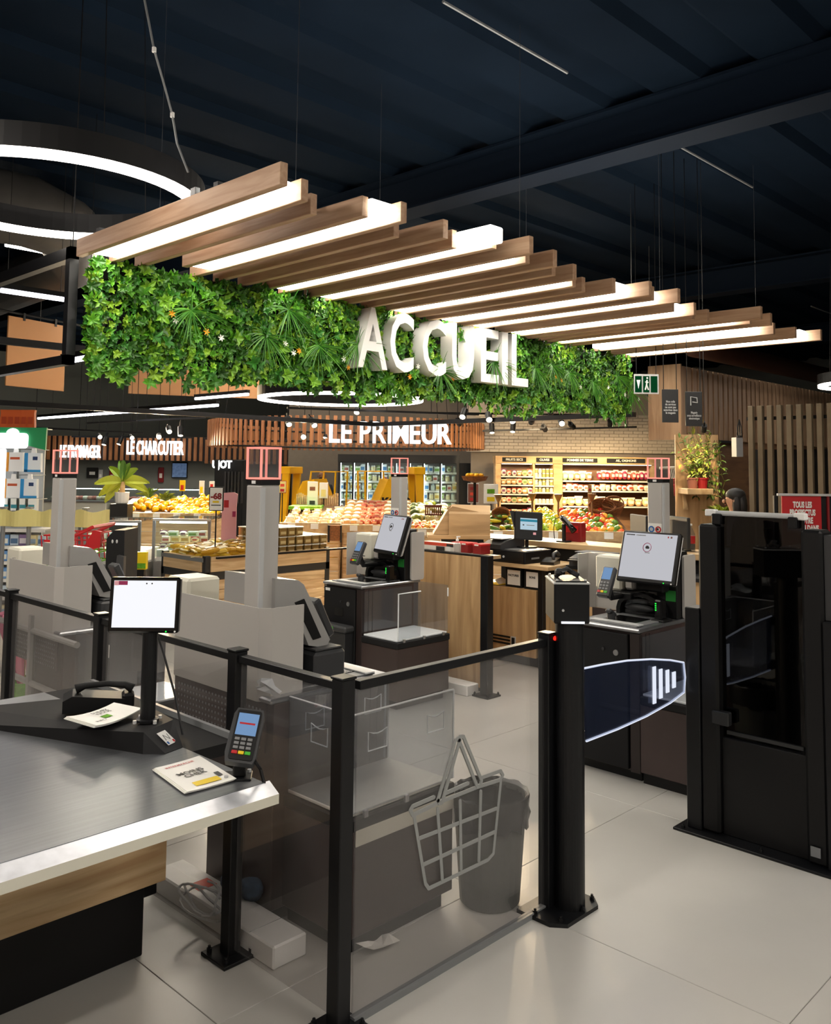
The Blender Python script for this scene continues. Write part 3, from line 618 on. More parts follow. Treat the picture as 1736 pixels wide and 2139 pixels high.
        if sx > 0:
            for a in ((.155, .10, .122, .128, 'charcoal'), (.09, .03, .122, .127, 'mid_grey'), (-.11, -.117, .117, .127, 'red'), (-.128, -.138, .117, .127, 'pot_brown')): MB().box(-.0035, -.002, a[1], a[0], a[2], a[3], T=Tm).build('screen_print', a[4], mon)
            ring = []
            for k in range(16): a = 2*PI*k/16; ring.append(Tm @ Vector((-.003, .01+.026*math.cos(a), .055+.026*math.sin(a))))
            MB().tube(ring, .002, 4, closed=True).build('screen_symbol', 'magenta' if not lower_bin else 'charcoal', mon); MB().ell(Tm @ Vector((-.003, .008, .053)), .001, .013, .013).build('screen_symbol', 'charcoal', mon); MB().box(-.0035, -.002, -.01, .02, .022, .026, T=Tm).build('screen_symbol', 'mid_grey', mon)
            MB().box(-.003, 0, -.172, -.165, -.145, -.138, T=Tm).build('power_light', 'white', mon); MB().box(-.003, 0, -.125, -.119, -.143, -.138, T=Tm).build('power_light', 'led_green', mon)
    else:
        prof = [(.515, 1.22), (.405, 1.205), (.375, 1.185), (.235, .955), (.255, .925), (.345, .945), (.42, 1.09), (.515, 1.10)]
        sh_ = MB().prism([(sx*a, c) for a, c in prof], .46, .80, 'y').build('screen_housing', 'silver_paint', t)
        MB().prism([(sx*a, c) for a, c in ((.42, 1.12), (.375, 1.13), (.285, .97), (.325, .965))], .455, .461, 'y').build('side_recess', 'black', sh_)
        MB().add([(sx*.374, .48, 1.17), (sx*.374, .78, 1.17), (sx*.244, .78, .96), (sx*.244, .48, .96)], [(0, 1, 2, 3)]).build('screen', 'screen_grey', sh_)
        bx('support', 'dark_grey', .36, .50, .52, .72, .80, 1.0, .006); pr_ = bx('receipt_printer', 'charcoal', .20, .36, .40, .58, .80, .925, .012); bx('printer_lid', 'dark_grey', .21, .35, .41, .57, .925, .935, .004, pr_)
    # bent sheet hood and lamp tower at the back
    h0, h1 = (.80, 1.12); hp = [(.42 if sx < 0 else .50, .40), (.57, .40), (.605, .435), (.605, 1.02), (.575, 1.055), (.46, 1.055)]; mb = MB()
    hin = [(p[0]-.006 if 0 < i < 5 else p[0], p[1]+(.006 if p[1] < .5 else -.006)) for i, p in enumerate(hp)]
    poly = [(sx*p[0], p[1]) for p in hp]+[(sx*p[0], p[1]) for p in hin[::-1]]
    hood = MB().prism(poly, h0-.02, h1).build('hood', 'silver_light', t)
    if sx > 0: MB().prism(rrect(.49, .63, .80, 1.16, .02), .352, .366, 'y', T=Matrix.Diagonal((sx, 1, 1, 1))).build('side_plate', 'silver_light', t)
    bx('perforated_panel', 'brown_panel', .585, .592, .40, 1.03, .60, .78)
    d_ = dots(26, 7, .0225, .0225, .004).build('perforations', 'mid_grey', t); d_.location = (sx*.5935, .43, .615)
    lamp_post(t, sx*.53, .53, .80, 1.575, sx)
    # cash unit, card terminal
    cy = 1.0 if sx < 0 else .71; cu_ = bx('cash_unit', 'cream', .40, .56, cy, cy+.18, .93, 1.17 if sx < 0 else 1.13, .012); bx('cash_logo', 'charcoal', .397, .40, cy+.06, cy+.10, .955, .96, 0, cu_); bx('receipt_box', 'silver_light', .42, .56, cy-.07, cy-.01, .94, 1.04, .012, cu_); bx('bracket', 'black', .34, .58, cy-.1, cy+.06, .895, .93, .004, cu_)
    tm_ = Matrix.Translation((sx*.14, ty, 1.01)) @ Matrix.Rotation(sx*math.radians(28), 4, 'Y')
    pt = MB().box(-.02, .02, -.04, .04, -.09, .09, b=.008, T=tm_).build('card_terminal', 'charcoal', t); MB().box(*((-.022, -.02) if sx > 0 else (.02, .022)), -.028, .028, .01, .08, T=tm_).build('screen', 'screen_blue', pt)
    for k, c in enumerate(('green_key', 'yellow', 'red')): MB().box(*((-.024, -.02) if sx > 0 else (.02, .024)), -.03+.022*k, -.012+.022*k, -.07, -.058, T=tm_).build('key', c, pt)
    for r_ in range(3):
        for k in range(3): MB().box(*((-.023, -.02) if sx > 0 else (.02, .023)), -.028+.02*k, -.014+.02*k, -.05+.018*r_, -.04+.018*r_, T=tm_).build('key', 'mid_grey', pt)
    MB().tube([(sx*.15, ty, 1.0), (sx*.19, ty, .92), (sx*.38, ty+.04, .91)], .018, 8).build('arm', 'black', pt)
    hs = MB().box(-.03, .05, -.02, .02, -.012, .014, b=.01, T=Matrix.Translation((sx*.14, ty-.02, .845)) @ Matrix.Rotation(.5, 4, 'Y')).cyl((sx*.15, ty-.02, .80), (sx*.15, ty-.02, .84), .022, n=10).build('hand_scanner', 'charcoal', t)
    return t
checkout('self-checkout beside the security gate, black door without lower bin', 4.25, 2.09, 1)
checkout('self-checkout with a protruding lower bin beside the wooden desk end', 4.29, 4.32, 1, mon_yaw=-.25, lower_bin=True, my=.43, ty=.56)
c3 = checkout('self-checkout with clear acrylic bagging box behind the basket glass', 2.585, 2.29, -1, full_box=True)
checkout('self-checkout seen from behind beside the red trolley', 2.585, 4.05, -1)
# ================================================================ service desk in the foreground
DZ = .765
dk = thing('service_desk', 'steel topped service desk with wooden apron and black base', 'desk', (1.0, 2.8, 0))
def rel(p, o=Vector((1.0, 2.8, 0))): p = Vector(p)-o; return p
B('base', 'black', dk, -1.2, .59, .0, .62, 0, .25, b=.004); B('base_side', 'black', dk, -1.2, .655, .03, .62, .17, .70, b=.004)
for k in range(3): B('apron_plank', 'wood_plank', dk, -1.2+.0+k*.62, -1.2+.612+k*.62, -.03, .0, .235, .70, b=.002)
top = MB().prism([(-1.2, -.74), (.53, -.74), (.53, -.34), (.50, .65), (-1.2, .65)], DZ-.03, DZ).build('steel_top', 'steel_brushed', dk)
sp_ = MB().prism([(.50, -.36), (.70, -.36), (.70, .65), (.50, .65)], DZ-.04, DZ-.002).build('side_board', 'black_soft', dk)
B('edge_strip', 'mid_grey', dk, .685, .70, -.36, .65, DZ-.002, DZ+.018)
lip = MB().add([(-1.2, -.735, DZ), (.55, -.735, DZ), (.535, -.80, DZ-.016), (-1.2, -.80, DZ-.016), (-1.2, -.80, DZ-.042), (.535, -.80, DZ-.042), (.55, -.735, DZ-.042), (-1.2, -.735, DZ-.042)], [(3, 2, 1, 0), (4, 5, 2, 3), (7, 6, 5, 4), (5, 6, 1, 2), (0, 1, 6, 7), (0, 7, 4, 3)], 0)
lip.mi[1] = 1; lip.build('front_lip', ['lip_steel', 'cream'], dk)
# folded black platform
P_ = lambda x, y, z: rel(pz(x, y, z))
pz83 = [P_(-60, 1512, .772), P_(300, 1530, .83), P_(362, 1503, .83), P_(262, 1447, .80), P_(-60, 1478, .772)]
q2 = [Vector((p.x, p.y, DZ)) for p in pz83]
n5 = 5; MB().add(pz83+q2, [(4, 3, 2, 1, 0)[::-1]]+[(i, (i+1) % n5, n5+(i+1) % n5, n5+i) for i in range(n5)]).build('platform', 'black_soft', dk)
fl_ = [P_(300, 1530, .83), P_(362, 1503, .83), P_(382, 1560, DZ+.002), P_(345, 1574, DZ+.002)]; nn = Vector((0, 0, -.05))
MB().add(fl_+[Vector((p.x, p.y, DZ)) for p in fl_], [(0, 1, 2, 3)[::-1], (0, 3, 7, 4), (3, 2, 6, 7), (2, 1, 5, 6)]).build('platform_flap', 'dark_grey', dk)
# contactless sticker on the flap
a, b_, c = fl_[0], fl_[1], fl_[3]; ex = (b_-a).normalized(); ey = (c-a).normalized(); nz_ = ex.cross(ey).normalized(); nz_ = nz_ if nz_.z > 0 else -nz_
cen = (fl_[0]+fl_[1]+fl_[2]+fl_[3])/4+nz_*.0015
st = MB().add([cen+ex*i*.021+ey*j*.026 for i, j in ((-1, -1), (1, -1), (1, 1), (-1, 1))], [(0, 1, 2, 3)]).build('contactless_sticker', 'white', dk)
MB().add([cen+nz_*.001+ex*i*.004+ey*(.018+j*.005)+ex*.014 for i, j in ((-1, -1), (1, -1), (1, 1), (-1, 1))], [(0, 1, 2, 3)]).build('sticker_mark', 'red', st); MB().add([cen+nz_*.001+ex*i*.004+ey*(.018+j*.005)-ex*.014 for i, j in ((-1, -1), (1, -1), (1, 1), (-1, 1))], [(0, 1, 2, 3)]).build('sticker_mark', 'blue', st)
MB().tube([cen+nz_*.001+ex*x*.012+ey*y*.014 for x, y in ((-1, .6), (-.6, -.9), (.6, .6), (1, -.9))], .0012, 4).build('sticker_mark', 'mid_grey', st)
# customer display on its pole
pb = pz(308, 1506, .83)
cd = thing('customer_display', 'black customer screen on a round pole showing a white page', 'monitor', pb, RZ+.03)
MB().lathe([(.036, 0), (.036, .008), (.024, .010), (.024, .30)], 20).build('pole', 'black_metal', cd, False)
for k in range(4): a = PI/4+PI/2*k; MB().cyl((.045*math.cos(a), .045*math.sin(a), 0), (.045*math.cos(a), .045*math.sin(a), .01), .006, n=8).build('bolt', 'light_grey', cd)
d0 = (pb-Vector((0, 0, EYE))).dot(_f); sc_ = d0/F
mz = pd(300, 1265, d0).z-pb.z; mx = (pd(300, 1265, d0)-pb).dot(_r)
Tm = Matrix.Translation((mx, -.01, mz)) @ Matrix.Rotation(math.radians(-6), 4, 'X')
W_, H2 = 146*sc_/2, 114*sc_/2
mo = MB().box(-W_, W_, -.015, .015, -H2, H2, b=.006, T=Tm).build('housing', 'black_gloss', cd)
MB().box(-W_+.013, W_-.012, -.0165, -.0155, -H2+.017, H2-.011, T=Tm).build('screen', 'screen_white', mo)
MB().box(-W_+.014, -W_+.028, -.0175, -.0168, H2-.026, H2-.012, T=Tm).build('screen_print', 'pink', mo); MB().box(-W_+.028, -W_+.056, -.0175, -.0168, H2-.025, H2-.012, T=Tm).build('screen_print', 'magenta', mo)
for x in (.005, .022): MB().cyl(Tm @ Vector((x, -.0175, H2-.02)), Tm @ Vector((x, -.0168, H2-.02)), .0025, n=10).build('screen_print', 'charcoal', mo)
MB().cyl(Tm @ Vector((W_-.038, -.016, -H2+.005)), Tm @ Vector((W_-.038, -.0145, -H2+.005)), .0025, n=8).build('power_light', 'led_green', mo); MB().cyl(Tm @ Vector((W_-.01, -.016, -H2+.005)), Tm @ Vector((W_-.01, -.0145, -H2+.005)), .003, n=8).build('power_light', 'white', mo)
MB().box(-.03, .03, .012, .05, -.04, .04, T=Tm).build('mount', 'black', mo)
MB().tube([(.0, .04, .3), (.03, .06, .2), (.07, .07, .06), (.10, .06, -.06)], .004, 6).build('cable', 'charcoal', cd)
# desk phone
p = pz(196, 1478, .815)
ph = thing('desk_phone', 'black desk phone with its handset lying across behind the leaflets', 'phone', p, RZ+.35)
MB().prism([(-.10, 0), (.08, 0), (.10, .02), (.10, .035), (-.07, .055), (-.10, .04)], -.055, .055, 'y').build('base', 'black', ph)
MB().tube([(-.06, 0, .066), (-.03, 0, .076), (.04, -.01, .080), (.10, -.02, .074), (.125, -.025, .06)], .014, 8, rs=[.017, .011, .010, .012, .017]).build('handset', 'black_soft', ph, True)
MB().box(.09, .13, -.05, .02, .0, .05, b=.008).build('cradle', 'black', ph)
# leaflets
def leaflet(label, corners, z, th, curl, prints):
    ps = [pz(x, y, z) for x, y in corners]; c0 = sum(ps, Vector())/4; t = thing('leaflet', label, 'leaflet', (c0.x, c0.y, z)); ps = [p-c0 for p in ps]; n = 6; vs = []; fs = []
    def S(i, j, dz=0):
        a, b2 = i/n, j/n; q = ps[0].lerp(ps[1], a).lerp(ps[3].lerp(ps[2], a), b2); return q+Vector((0, 0, dz+curl*(2*a-1)**2*.5+curl*b2*.0))
    for lay in range(3):
        mb = MB(); o = Vector((.003*lay, -.002*lay, th*lay/3)); vs = [S(i, j)+o for j in range(n+1) for i in range(n+1)]+[S(i, j)+o+Vector((0, 0, th/3*.85)) for j in range(n+1) for i in range(n+1)]
        m1 = n+1; k2 = m1*m1; fs = [(j*m1+i, j*m1+i+1, (j+1)*m1+i+1, (j+1)*m1+i) for j in range(n) for i in range(n)]; fs2 = [tuple(k2+q for q in f) for f in fs]
        ed = [i for i in range(n)]; sd = [(i, i+1, k2+i+1, k2+i) for i in range(n)]+[(n*m1+i+1, n*m1+i, k2+n*m1+i, k2+n*m1+i+1) for i in range(n)]+[((j+1)*m1, j*m1, k2+j*m1, k2+(j+1)*m1) for j in range(n)]+[(j*m1+n, (j+1)*m1+n, k2+(j+1)*m1+n, k2+j*m1+n) for j in range(n)]
        mb.add(vs, [f[::-1] for f in fs]+fs2+sd); mb.build('sheet', 'paper', t)
    ex_ = (ps[1]-ps[0]); ey_ = (ps[3]-ps[0])
    for txt, a, b2, w, col, bo in prints:
        if txt is None:
            q = [S(n*(a+sx_*w[0]), n*(b2+sy_*w[1]), th+.0015) for sx_, sy_ in ((-1, -1), (1, -1), (1, 1), (-1, 1))]; MB().add(q, [(0, 1, 2, 3)[::-1]]).build('print', col, t); continue
        me = text_mesh(txt, 1, 0, bo, col).copy(); x0, x1, y0, y1 = bbox(me); sc2 = w*ex_.length/(x1-x0); cc = S(n*a, n*b2, th+.0022); e1 = ex_.normalized(); e2 = -(ey_-e1*ey_.dot(e1)).normalized()
        M4 = Matrix((( e1.x, e2.x, 0, cc.x), (e1.y, e2.y, 0, cc.y), (0, 0, 1, cc.z), (0, 0, 0, 1))) @ Matrix.Diagonal((sc2, sc2, 1, 1)) @ Matrix.Translation((-(x0+x1)/2, -(y0+y1)/2, 0)); me.transform(M4); place(me, 'print', t)
    return t
leaflet('promotional leaflet reading MOINS CHER near the steel lip', [(318, 1610), (411, 1584), (488, 1632), (385, 1660)], DZ+.002, .006, .004,
        [('INTERMARCHE', .5, .14, .62, 'red', .02), ('MOINS\nCHER', .52, .50, .55, 'charcoal', .03), (None, .55, .86, (.26, .07), 'yellow', 0), (None, .55, .86, (.16, .05), 'orange_red', 0), (None, .88, .74, (.05, .07), 'charcoal', 0)])
leaflet('curled leaflet stack with a small green logo beside the phone', [(133, 1508), (233, 1478), (291, 1490), (196, 1527)], .834, .008, .018,
        [('SUIVEZ\nNOUS', .60, .30, .34, 'charcoal', .02), (None, .50, .62, (.08, .10), 'turf', 0), ('INFO', .28, .80, .2, 'charcoal', .02)])
# card terminal on the desk
p = pz(497, 1636, DZ); p = Vector((1.50, 2.14, DZ))
ct = thing('card_terminal', 'card payment terminal on a black stand at the desk corner', 'card terminal', p, RZ+.12)
B('foot', 'black_metal', ct, -.045, .035, -.03, .045, 0, .006, b=.002)
for x, y in ((-.035, -.018), (.026, .03)): MB().cyl((x, y, .006), (x, y, .014), .006, n=8).build('bolt', 'light_grey', ct)
B('stand', 'black', ct, -.018, .018, -.012, .022, .006, .10, b=.004)
dT = (p-Vector((0, 0, EYE))).dot(_f); q = pd(512, 1539, dT)-p
Tt = Matrix.Translation((q.dot(_r), -.02, q.z)) @ Matrix.Rotation(math.radians(-38), 4, 'X') @ Matrix.Rotation(math.radians(9), 4, 'Y')
bd = MB().prism([(-.040, -.075), (.036, -.075), (.042, -.055), (.042, .06), (.036, .078), (-.036, .078), (-.044, .06), (-.046, -.05)], -.014, .018, 'y', T=Tt).build('housing', 'charcoal', ct)
MB().prism(rrect(-.034, .034, -.068, .072, .006), -.018, -.0135, 'y', T=Tt).build('front', 'black', bd); MB().box(-.029, .029, -.0195, -.018, -.0, .062, T=Tt).build('screen', 'screen_blue', bd); MB().box(-.022, .022, -.0205, -.0196, .030, .035, T=Tt).build('screen_print', 'red', bd)
for r_ in range(3):
    for k in range(3): MB().box(-.026+.018*k, -.012+.018*k, -.022, -.018, -.040+.012*r_, -.032+.012*r_, b=.001, T=Tt).build('key', 'mid_grey', bd)
for k, c in enumerate(('red', 'yellow', 'green_key')): MB().box(-.027+.0185*k, -.011+.0185*k, -.022, -.018, -.054, -.045, b=.001, T=Tt).build('key', c, bd)
MB().tube([Tt @ Vector((.04, 0, -.06)), Vector((.06, -.02, .03)), Vector((.075, -.045, -.01)), Vector((.08, -.06, -.03))], .005, 6).build('cable', 'black', ct)
# long white box, cable coil, rag on the floor
B_ = tag(MB().box(1.845, 1.985, 2.415, 3.2, 0, .075, b=.006).build('long_box', 'white'), 'long flat white box lying on the floor behind the fence post', 'box')
MB().box(1.88, 1.96, 2.92, 2.99, .0752, .0758).build('label', 'orange_red', B_); MB().tube([(1.845, 2.55, .0753), (1.985, 2.55, .0753)], .0008, 4).build('seam', 'mid_grey', B_)
pts = []
for k in range(60):
    a = k*.33; r_ = .10+.02*math.sin(k*.9); pts.append((1.80+.018*math.cos(k*.2)+r_*math.cos(a)*.55+.02, 2.80+r_*math.sin(a)+.02*math.sin(k*.37), .085+.0006*k+.015*math.sin(a)))
tag(MB().tube(pts, .0045, 6).build('cable_coil', 'light_grey'), 'loose grey cable coil draped over the long white box', 'cable')
R6 = random.Random(3); mb = MB()
for k in range(7): mb.ell((1.97+R6.uniform(-.02, .03), 2.79+R6.uniform(-.09, .09), .10+R6.uniform(-.01, .03)), R6.uniform(.03, .05), R6.uniform(.03, .06), R6.uniform(.025, .04), 7, 5, T=Matrix.Rotation(R6.uniform(0, 3), 3, 'Z'))
tag(mb.build('rag', M('denim', '#34485e', .9, var=.4, scale=30, bump=.6), smooth=True), 'crumpled blue rag lying on the long white box', 'rag')
p = pz(790, 1985); mb = MB(); mb.add([(p.x+a*.06+R6.uniform(-.012, .012), p.y+b2*.035+R6.uniform(-.01, .01), .004+R6.random()*.03) for a in (-1, -.3, .3, 1) for b2 in (-1, 0, 1)], [(i*3+j, (i+1)*3+j, (i+1)*3+j+1, i*3+j+1) for i in range(3) for j in range(2)])
tag(mb.build('paper_scrap', 'paper'), 'crumpled white paper scrap on the floor behind the glass', 'paper')
R6.seed(17); pb_ = pu(592, 1425, 2.04); mb = MB(); vs = []
for i in range(5):
    for j in range(4): vs.append((pb_.x-.075+R6.uniform(-.006, .012), pb_.y+.06-.035*i+R6.uniform(-.008, .008), pb_.z-.03+(.02*j)*(1-abs(i-1.5)/4)+R6.uniform(-.006, .006)))
mb.add(vs, [(i*4+j, (i+1)*4+j, (i+1)*4+j+1, i*4+j+1) for i in range(4) for j in range(3)])
tag(mb.build('plastic_bag', 'acrylic_edge'), 'crumpled pale plastic bag caught on the perforated panel behind the fence', 'bag')
# waste bin with bag
wb = thing('waste_bin', 'grey round waste bin lined with a black bag behind the glass', 'bin', (2.72, 2.22, 0))
MB().lathe([(.105, 0), (.115, .01), (.142, .40), (.138, .40), (.11, .02), (.02, .018)], 28).build('tub', 'bin', wb, False)
mb = MB(); n = 40; vs = []; R6.seed(9)
for j, (r_, z) in enumerate([(.12, .30), (.138, .39), (.150, .412), (.153, .40), (.150, .36), (.153, .335), (.147, .30)]):
    for i in range(n): a = 2*PI*i/n; w_ = (R6.uniform(-.006, .006) if j > 3 else 0); vs.append(((r_+w_)*math.cos(a), (r_+w_)*math.sin(a), z+(R6.uniform(-.02, .012) if j == 6 else R6.uniform(-.004, .004))))
mb.add(vs, [(j*n+i, j*n+(i+1) % n, (j+1)*n+(i+1) % n, (j+1)*n+i) for j in range(6) for i in range(n)]+[tuple(range(n))]); mb.build('bin_bag', 'bag_plastic', wb, True)
p = pz(980, 1440); tag(MB().box(4.93, 5.06, 4.24, 4.75, 0, .075, b=.005).build('low_box', 'white'), 'low white box on the floor against the wooden desk end', 'box')

# ================================================================ wooden reception desk
rd = thing('reception_desk', 'oak reception desk with black uprights, low cupboard and raised shelf', 'reception desk', (5.10, 4.2, 0))
B('end_panel', 'wood_desk', rd, .0, .04, .06, .80, .03, .985, b=.003); B('plinth', 'dark_grey', rd, .02, .05, .08, .78, 0, .03)
B('end_cap', 'black', rd, .0, .06, .05, .80, .985, 1.0, b=.002)
B('side_return', 'wood_desk', rd, .04, .9, .76, .80, .03, .80, b=.003); B('end_shelf', 'wood_top', rd, .04, .50, .35, .80, .96, .985); B('end_shelf', 'wood_top', rd, .04, .24, .06, .35, .96, .985)
up_ = B('upright', 'black_metal', rd, -.09, -.02, -.08, -.01, .012, 1.01, b=.004); B('base_plate', 'black_metal', up_, -.13, .02, -.12, .03, 0, .012, b=.002)
for a, c in ((-.115, -.105), (-.115, .015), (.005, -.105), (.005, .015)): place(bolt_me, 'bolt', up_, (a, c, .012))
B('upright', 'black_metal', rd, .93, .98, .17, .22, .0, .81, b=.004)
B('cupboard', 'wood_desk', rd, .92, 1.4, .235, .95, .08, .635, b=.003); B('plinth', 'dark_grey', rd, .97, 1.35, .25, .94, 0, .08)
for k in range(3): B('vent_slot', 'black', rd, .914, .92, .50, .78, .155+.028*k, .170+.028*k)
B('vent_frame', 'light_grey', rd, .916, .921, .44, .49, .12, .23); B('vent_opening', 'black', rd, .913, .916, .45, .48, .13, .22)
B('worktop', 'wood_top', rd, .86, 1.35, .07, .95, .815, .85, b=.004); B('back_board', 'black', rd, 1.38, 1.42, .05, .95, .08, .95); B('inner_back', 'black', rd, 1.36, 1.38, .07, .95, .635, .815)
B('front_panel', 'wood_desk', rd, 1.15, 1.19, -1.9, .10, .03, .82, b=.003); B('counter_top', 'black_soft', rd, 1.10, 1.45, -1.9, .06, .82, .85, b=.003)
B('raised_shelf', 'wood_top', rd, 1.34, 1.72, -1.9, 1.45, .955, 1.005, b=.004); B('shelf_back', 'black', rd, 1.44, 1.48, -1.85, 1.4, .85, .955)
for v in (-1.6, -.9, -.1, .4, 1.2): B('shelf_stay', 'dark_grey', rd, 1.37, 1.40, v, v+.03, .82, .955)
t = thing('carton', 'red and white printed carton standing on the desk end', 'carton', (5.15, 4.74, .985), 0); B('body', 'tile_white', t, 0, .10, -.16, .17, 0, .075, b=.003)
for z0, z1 in ((0, .012), (.05, .075)): B('printed_band', 'orange_red', t, -.001, .0, -.16, .17, z0, z1)
B('printed_label', 'paper', t, -.0015, 0, .03, .16, .014, .048); B('printed_label', 'dark_grey', t, -.0015, 0, -.07, .02, .016, .046); B('printed_label', 'white', t, -.002, 0, -.13, -.085, .004, .05); B('printed_label', 'dark_grey', t, -.0015, 0, -.16, -.09, .048, .07)
t = thing('sanitiser_bottle', 'clear pump bottle beside the red printed carton', 'bottle', (5.14, 4.53, .985)); MB().lathe([(.022, 0), (.024, .005), (.024, .075), (.01, .09), (.01, .10)], 14).build('bottle', 'clear', t, True); MB().lathe([(.012, .10), (.012, .115), (.005, .117), (.005, .13)], 10).box(-.006, .03, -.006, .006, .128, .137).build('pump', 'white', t)
hp_ = pu(937, 1132, 5.55); hu = thing('display_hutch', 'slanted oak display box standing on the reception desk end', 'display box', (hp_.x, hp_.y, .985), RZ); kk = (hp_-Vector((0, 0, EYE))).dot(_f)/F
hz = lambda y: pd(937, y, kk*F).z-.985
MB().box(0, 87*kk, 0, .025, hz(1126), hz(1073), b=.003).build('front_board', 'wood_desk_h', hu)
MB().add([(0, 0, hz(1073)), (87*kk, 0, hz(1074)), (90*kk, .12, hz(1057)), (8*kk, .12, hz(1055)), (0, .02, hz(1073)), (87*kk, .02, hz(1074)), (90*kk, .14, hz(1057)), (8*kk, .14, hz(1055))], [(0, 1, 2, 3), (7, 6, 5, 4), (0, 4, 5, 1), (1, 5, 6, 2), (2, 6, 7, 3), (3, 7, 4, 0)]).build('top_flap', 'wood_desk_h', hu)
for y in (.03, .30): MB().prism([(-32*kk, hz(1117)), (87*kk, hz(1117)), (87*kk, hz(1074)), (8*kk, hz(1058)), (-2*kk, hz(1066))], y, y+.02, 'y').build('side_board', 'wood_desk_h', hu)
MB().add([(-32*kk, .03, hz(1117)), (-32*kk, .32, hz(1117)), (-2*kk, .32, hz(1066)), (-2*kk, .03, hz(1066))], [(0, 1, 2, 3)]).build('slanted_board', 'wood_desk_h', hu)
B('bottom_board', 'wood_desk_h', hu, -44*kk, 87*kk, -.02, .32, hz(1126), hz(1118), b=.002); B('foot', 'dark_grey', hu, -.06, .30, .06, .26, 0, hz(1126))
for k, y in enumerate((.16, .07, -.06)):
    rb = thing('red_folder_box', 'red file box tucked under the oak display box', 'file box', (5.24, 4.48+y, .985), 0, 'red file boxes under the display box'); B('body', 'red_dark', rb, 0, .12, -.04, .04, 0, .075, b=.004); B('lid', 'red', rb, -.002, .12, -.042, .042, .063, .08, b=.003); B('label', 'white', rb, -.004, -.001, -.02, .02, .066, .076)
cdw = thing('till_drawer_unit', 'wide black till unit with receipt printer on the oak worktop', 'till', (6.0, 4.70, .85))
B('body', 'black', cdw, -.04, .34, -.20, .24, 0, .105, b=.006); B('drawer_front', 'black_gloss', cdw, -.046, -.04, -.19, .23, .01, .095, b=.003); MB().cyl((-.052, .02, .05), (-.046, .02, .05), .01, n=10).build('lock', 'light_grey', cdw); B('pull_slot', 'mid_grey', cdw, -.048, -.046, .05, .18, .05, .054)
pr_ = MB().prism([(-.04, 0), (.30, 0), (.30, .07), (.24, .10), (.05, .07), (-.04, .04)], .06, .26, 'y').build('printer', 'charcoal', cdw); pr_.location = (0, 0, .105); B('printer_lid', 'light_grey', cdw, .0, .22, .08, .25, .185, .195, b=.004); B('plate', 'steel', cdw, .0, .30, -.18, .05, .105, .11, b=.002)
B('port_plate', 'mid_grey', cdw, .05, .16, -.202, -.2, .035, .05)
po = thing('till_screen', 'black till touchscreen on a stand showing a pale form', 'monitor', (6.22, 4.66, .96), RZ+.12)
MB().cyl((0, .05, 0), (0, .05, .012), .09, n=20).tube([(0, .05, .01), (0, .05, .06), (0, .02, .12)], .016, 8).build('stand', 'black_gloss', po)
Tp = Matrix.Translation((0, 0, .19)) @ Matrix.Rotation(math.radians(-12), 4, 'X') @ Matrix.Rotation(.06, 4, 'Y')
so = MB().box(-.125, .125, -.015, .02, -.12, .125, b=.008, T=Tp).build('housing', 'black', po); MB().box(-.075, .075, -.0165, -.015, -.035, .065, T=Tp).build('screen', 'screen_pale', so); MB().box(-.075, .075, -.0175, -.0165, .035, .055, T=Tp).build('screen_print', 'screen_teal', so); MB().box(-.02, .05, -.0175, -.0165, .002, .008, T=Tp).build('screen_print', 'mid_grey', so); MB().box(-.055, -.04, -.0175, -.0165, .0, .01, T=Tp).build('screen_print', 'charcoal', so)
MB().box(.04, .065, -.0165, -.015, -.075, -.055, T=Tp).build('sticker', 'pink', so)
MB().prism([(-.165, .125), (-.125, .125), (-.125, -.02)], .0, .02, 'y', T=Tp).build('card_reader', 'black', so)
t = thing('desk_telephone', 'black desk telephone lying at the worktop corner', 'phone', (6.15, 4.38, .85), .3); MB().prism([(-.08, 0), (.09, 0), (.09, .05), (-.08, .025)], -.06, .06, 'y').build('base', 'black_gloss', t); MB().tube([(-.06, -.05, .05), (-.03, -.04, .09), (.05, -.04, .10), (.09, -.05, .07)], .015, 8).build('handset', 'charcoal', t, True)
t = thing('document_scanner', 'dark flat document printer on the black counter', 'printer', (6.36, 4.06, .85)); MB().prism([(-.15, 0), (.12, 0), (.12, .09), (.03, .11), (-.15, .06)], -.19, .17, 'y').build('body', 'charcoal', t); B('tray', 'dark_grey', t, -.22, -.1, -.14, .14, .045, .055, b=.003); B('lid', 'mid_grey', t, -.1, .1, -.17, .15, .105, .115, b=.004)
t = thing('till_keyboard', 'black keyboard tray beside the document printer', 'keyboard', (6.33, 3.66, .85)); B('base', 'black', t, -.1, .1, -.16, .16, 0, .02, b=.004)
for i in range(4):
    for j in range(9): B('key', 'dark_grey', t, -.085+i*.042, -.05+i*.042, -.15+j*.034, -.122+j*.034, .02, .027)
for k, (txt, v) in enumerate((('FACTURES', 4.70), ('BONS', 4.50))):
    t = thing('sign_folder', ('black box file with a white label reading %s on the desk shelf' % txt), 'box file', (6.06, v, .635)); B('body', 'black_soft', t, 0, .12, -.085, .085, 0, .16, b=.003); lb = B('label', 'paper', t, -.003, 0, -.075, .06, .02, .145)
    me = text_mesh(txt, .024, .0004, .001, 'charcoal'); place(me, 'print', lb, (-.004, -.005, .10), (UP, 0, -PI/2))
t = thing('paper_stack', 'loose yellow and white papers on the low oak cupboard', 'papers', (6.14, 4.92, .635)); B('sheet', 'yellow_band', t, -.1, .1, -.06, .08, 0, .006); MB().add([(-.09, -.07, .008), (.1, -.05, .008), (.08, .03, .05), (-.06, .0, .04)], [(0, 1, 2, 3)]).build('sheet', 'paper', t); B('sheet', 'yellow', t, -.11, .08, -.08, .05, .006, .009)
p = pu(1178, 1120, 6.55)
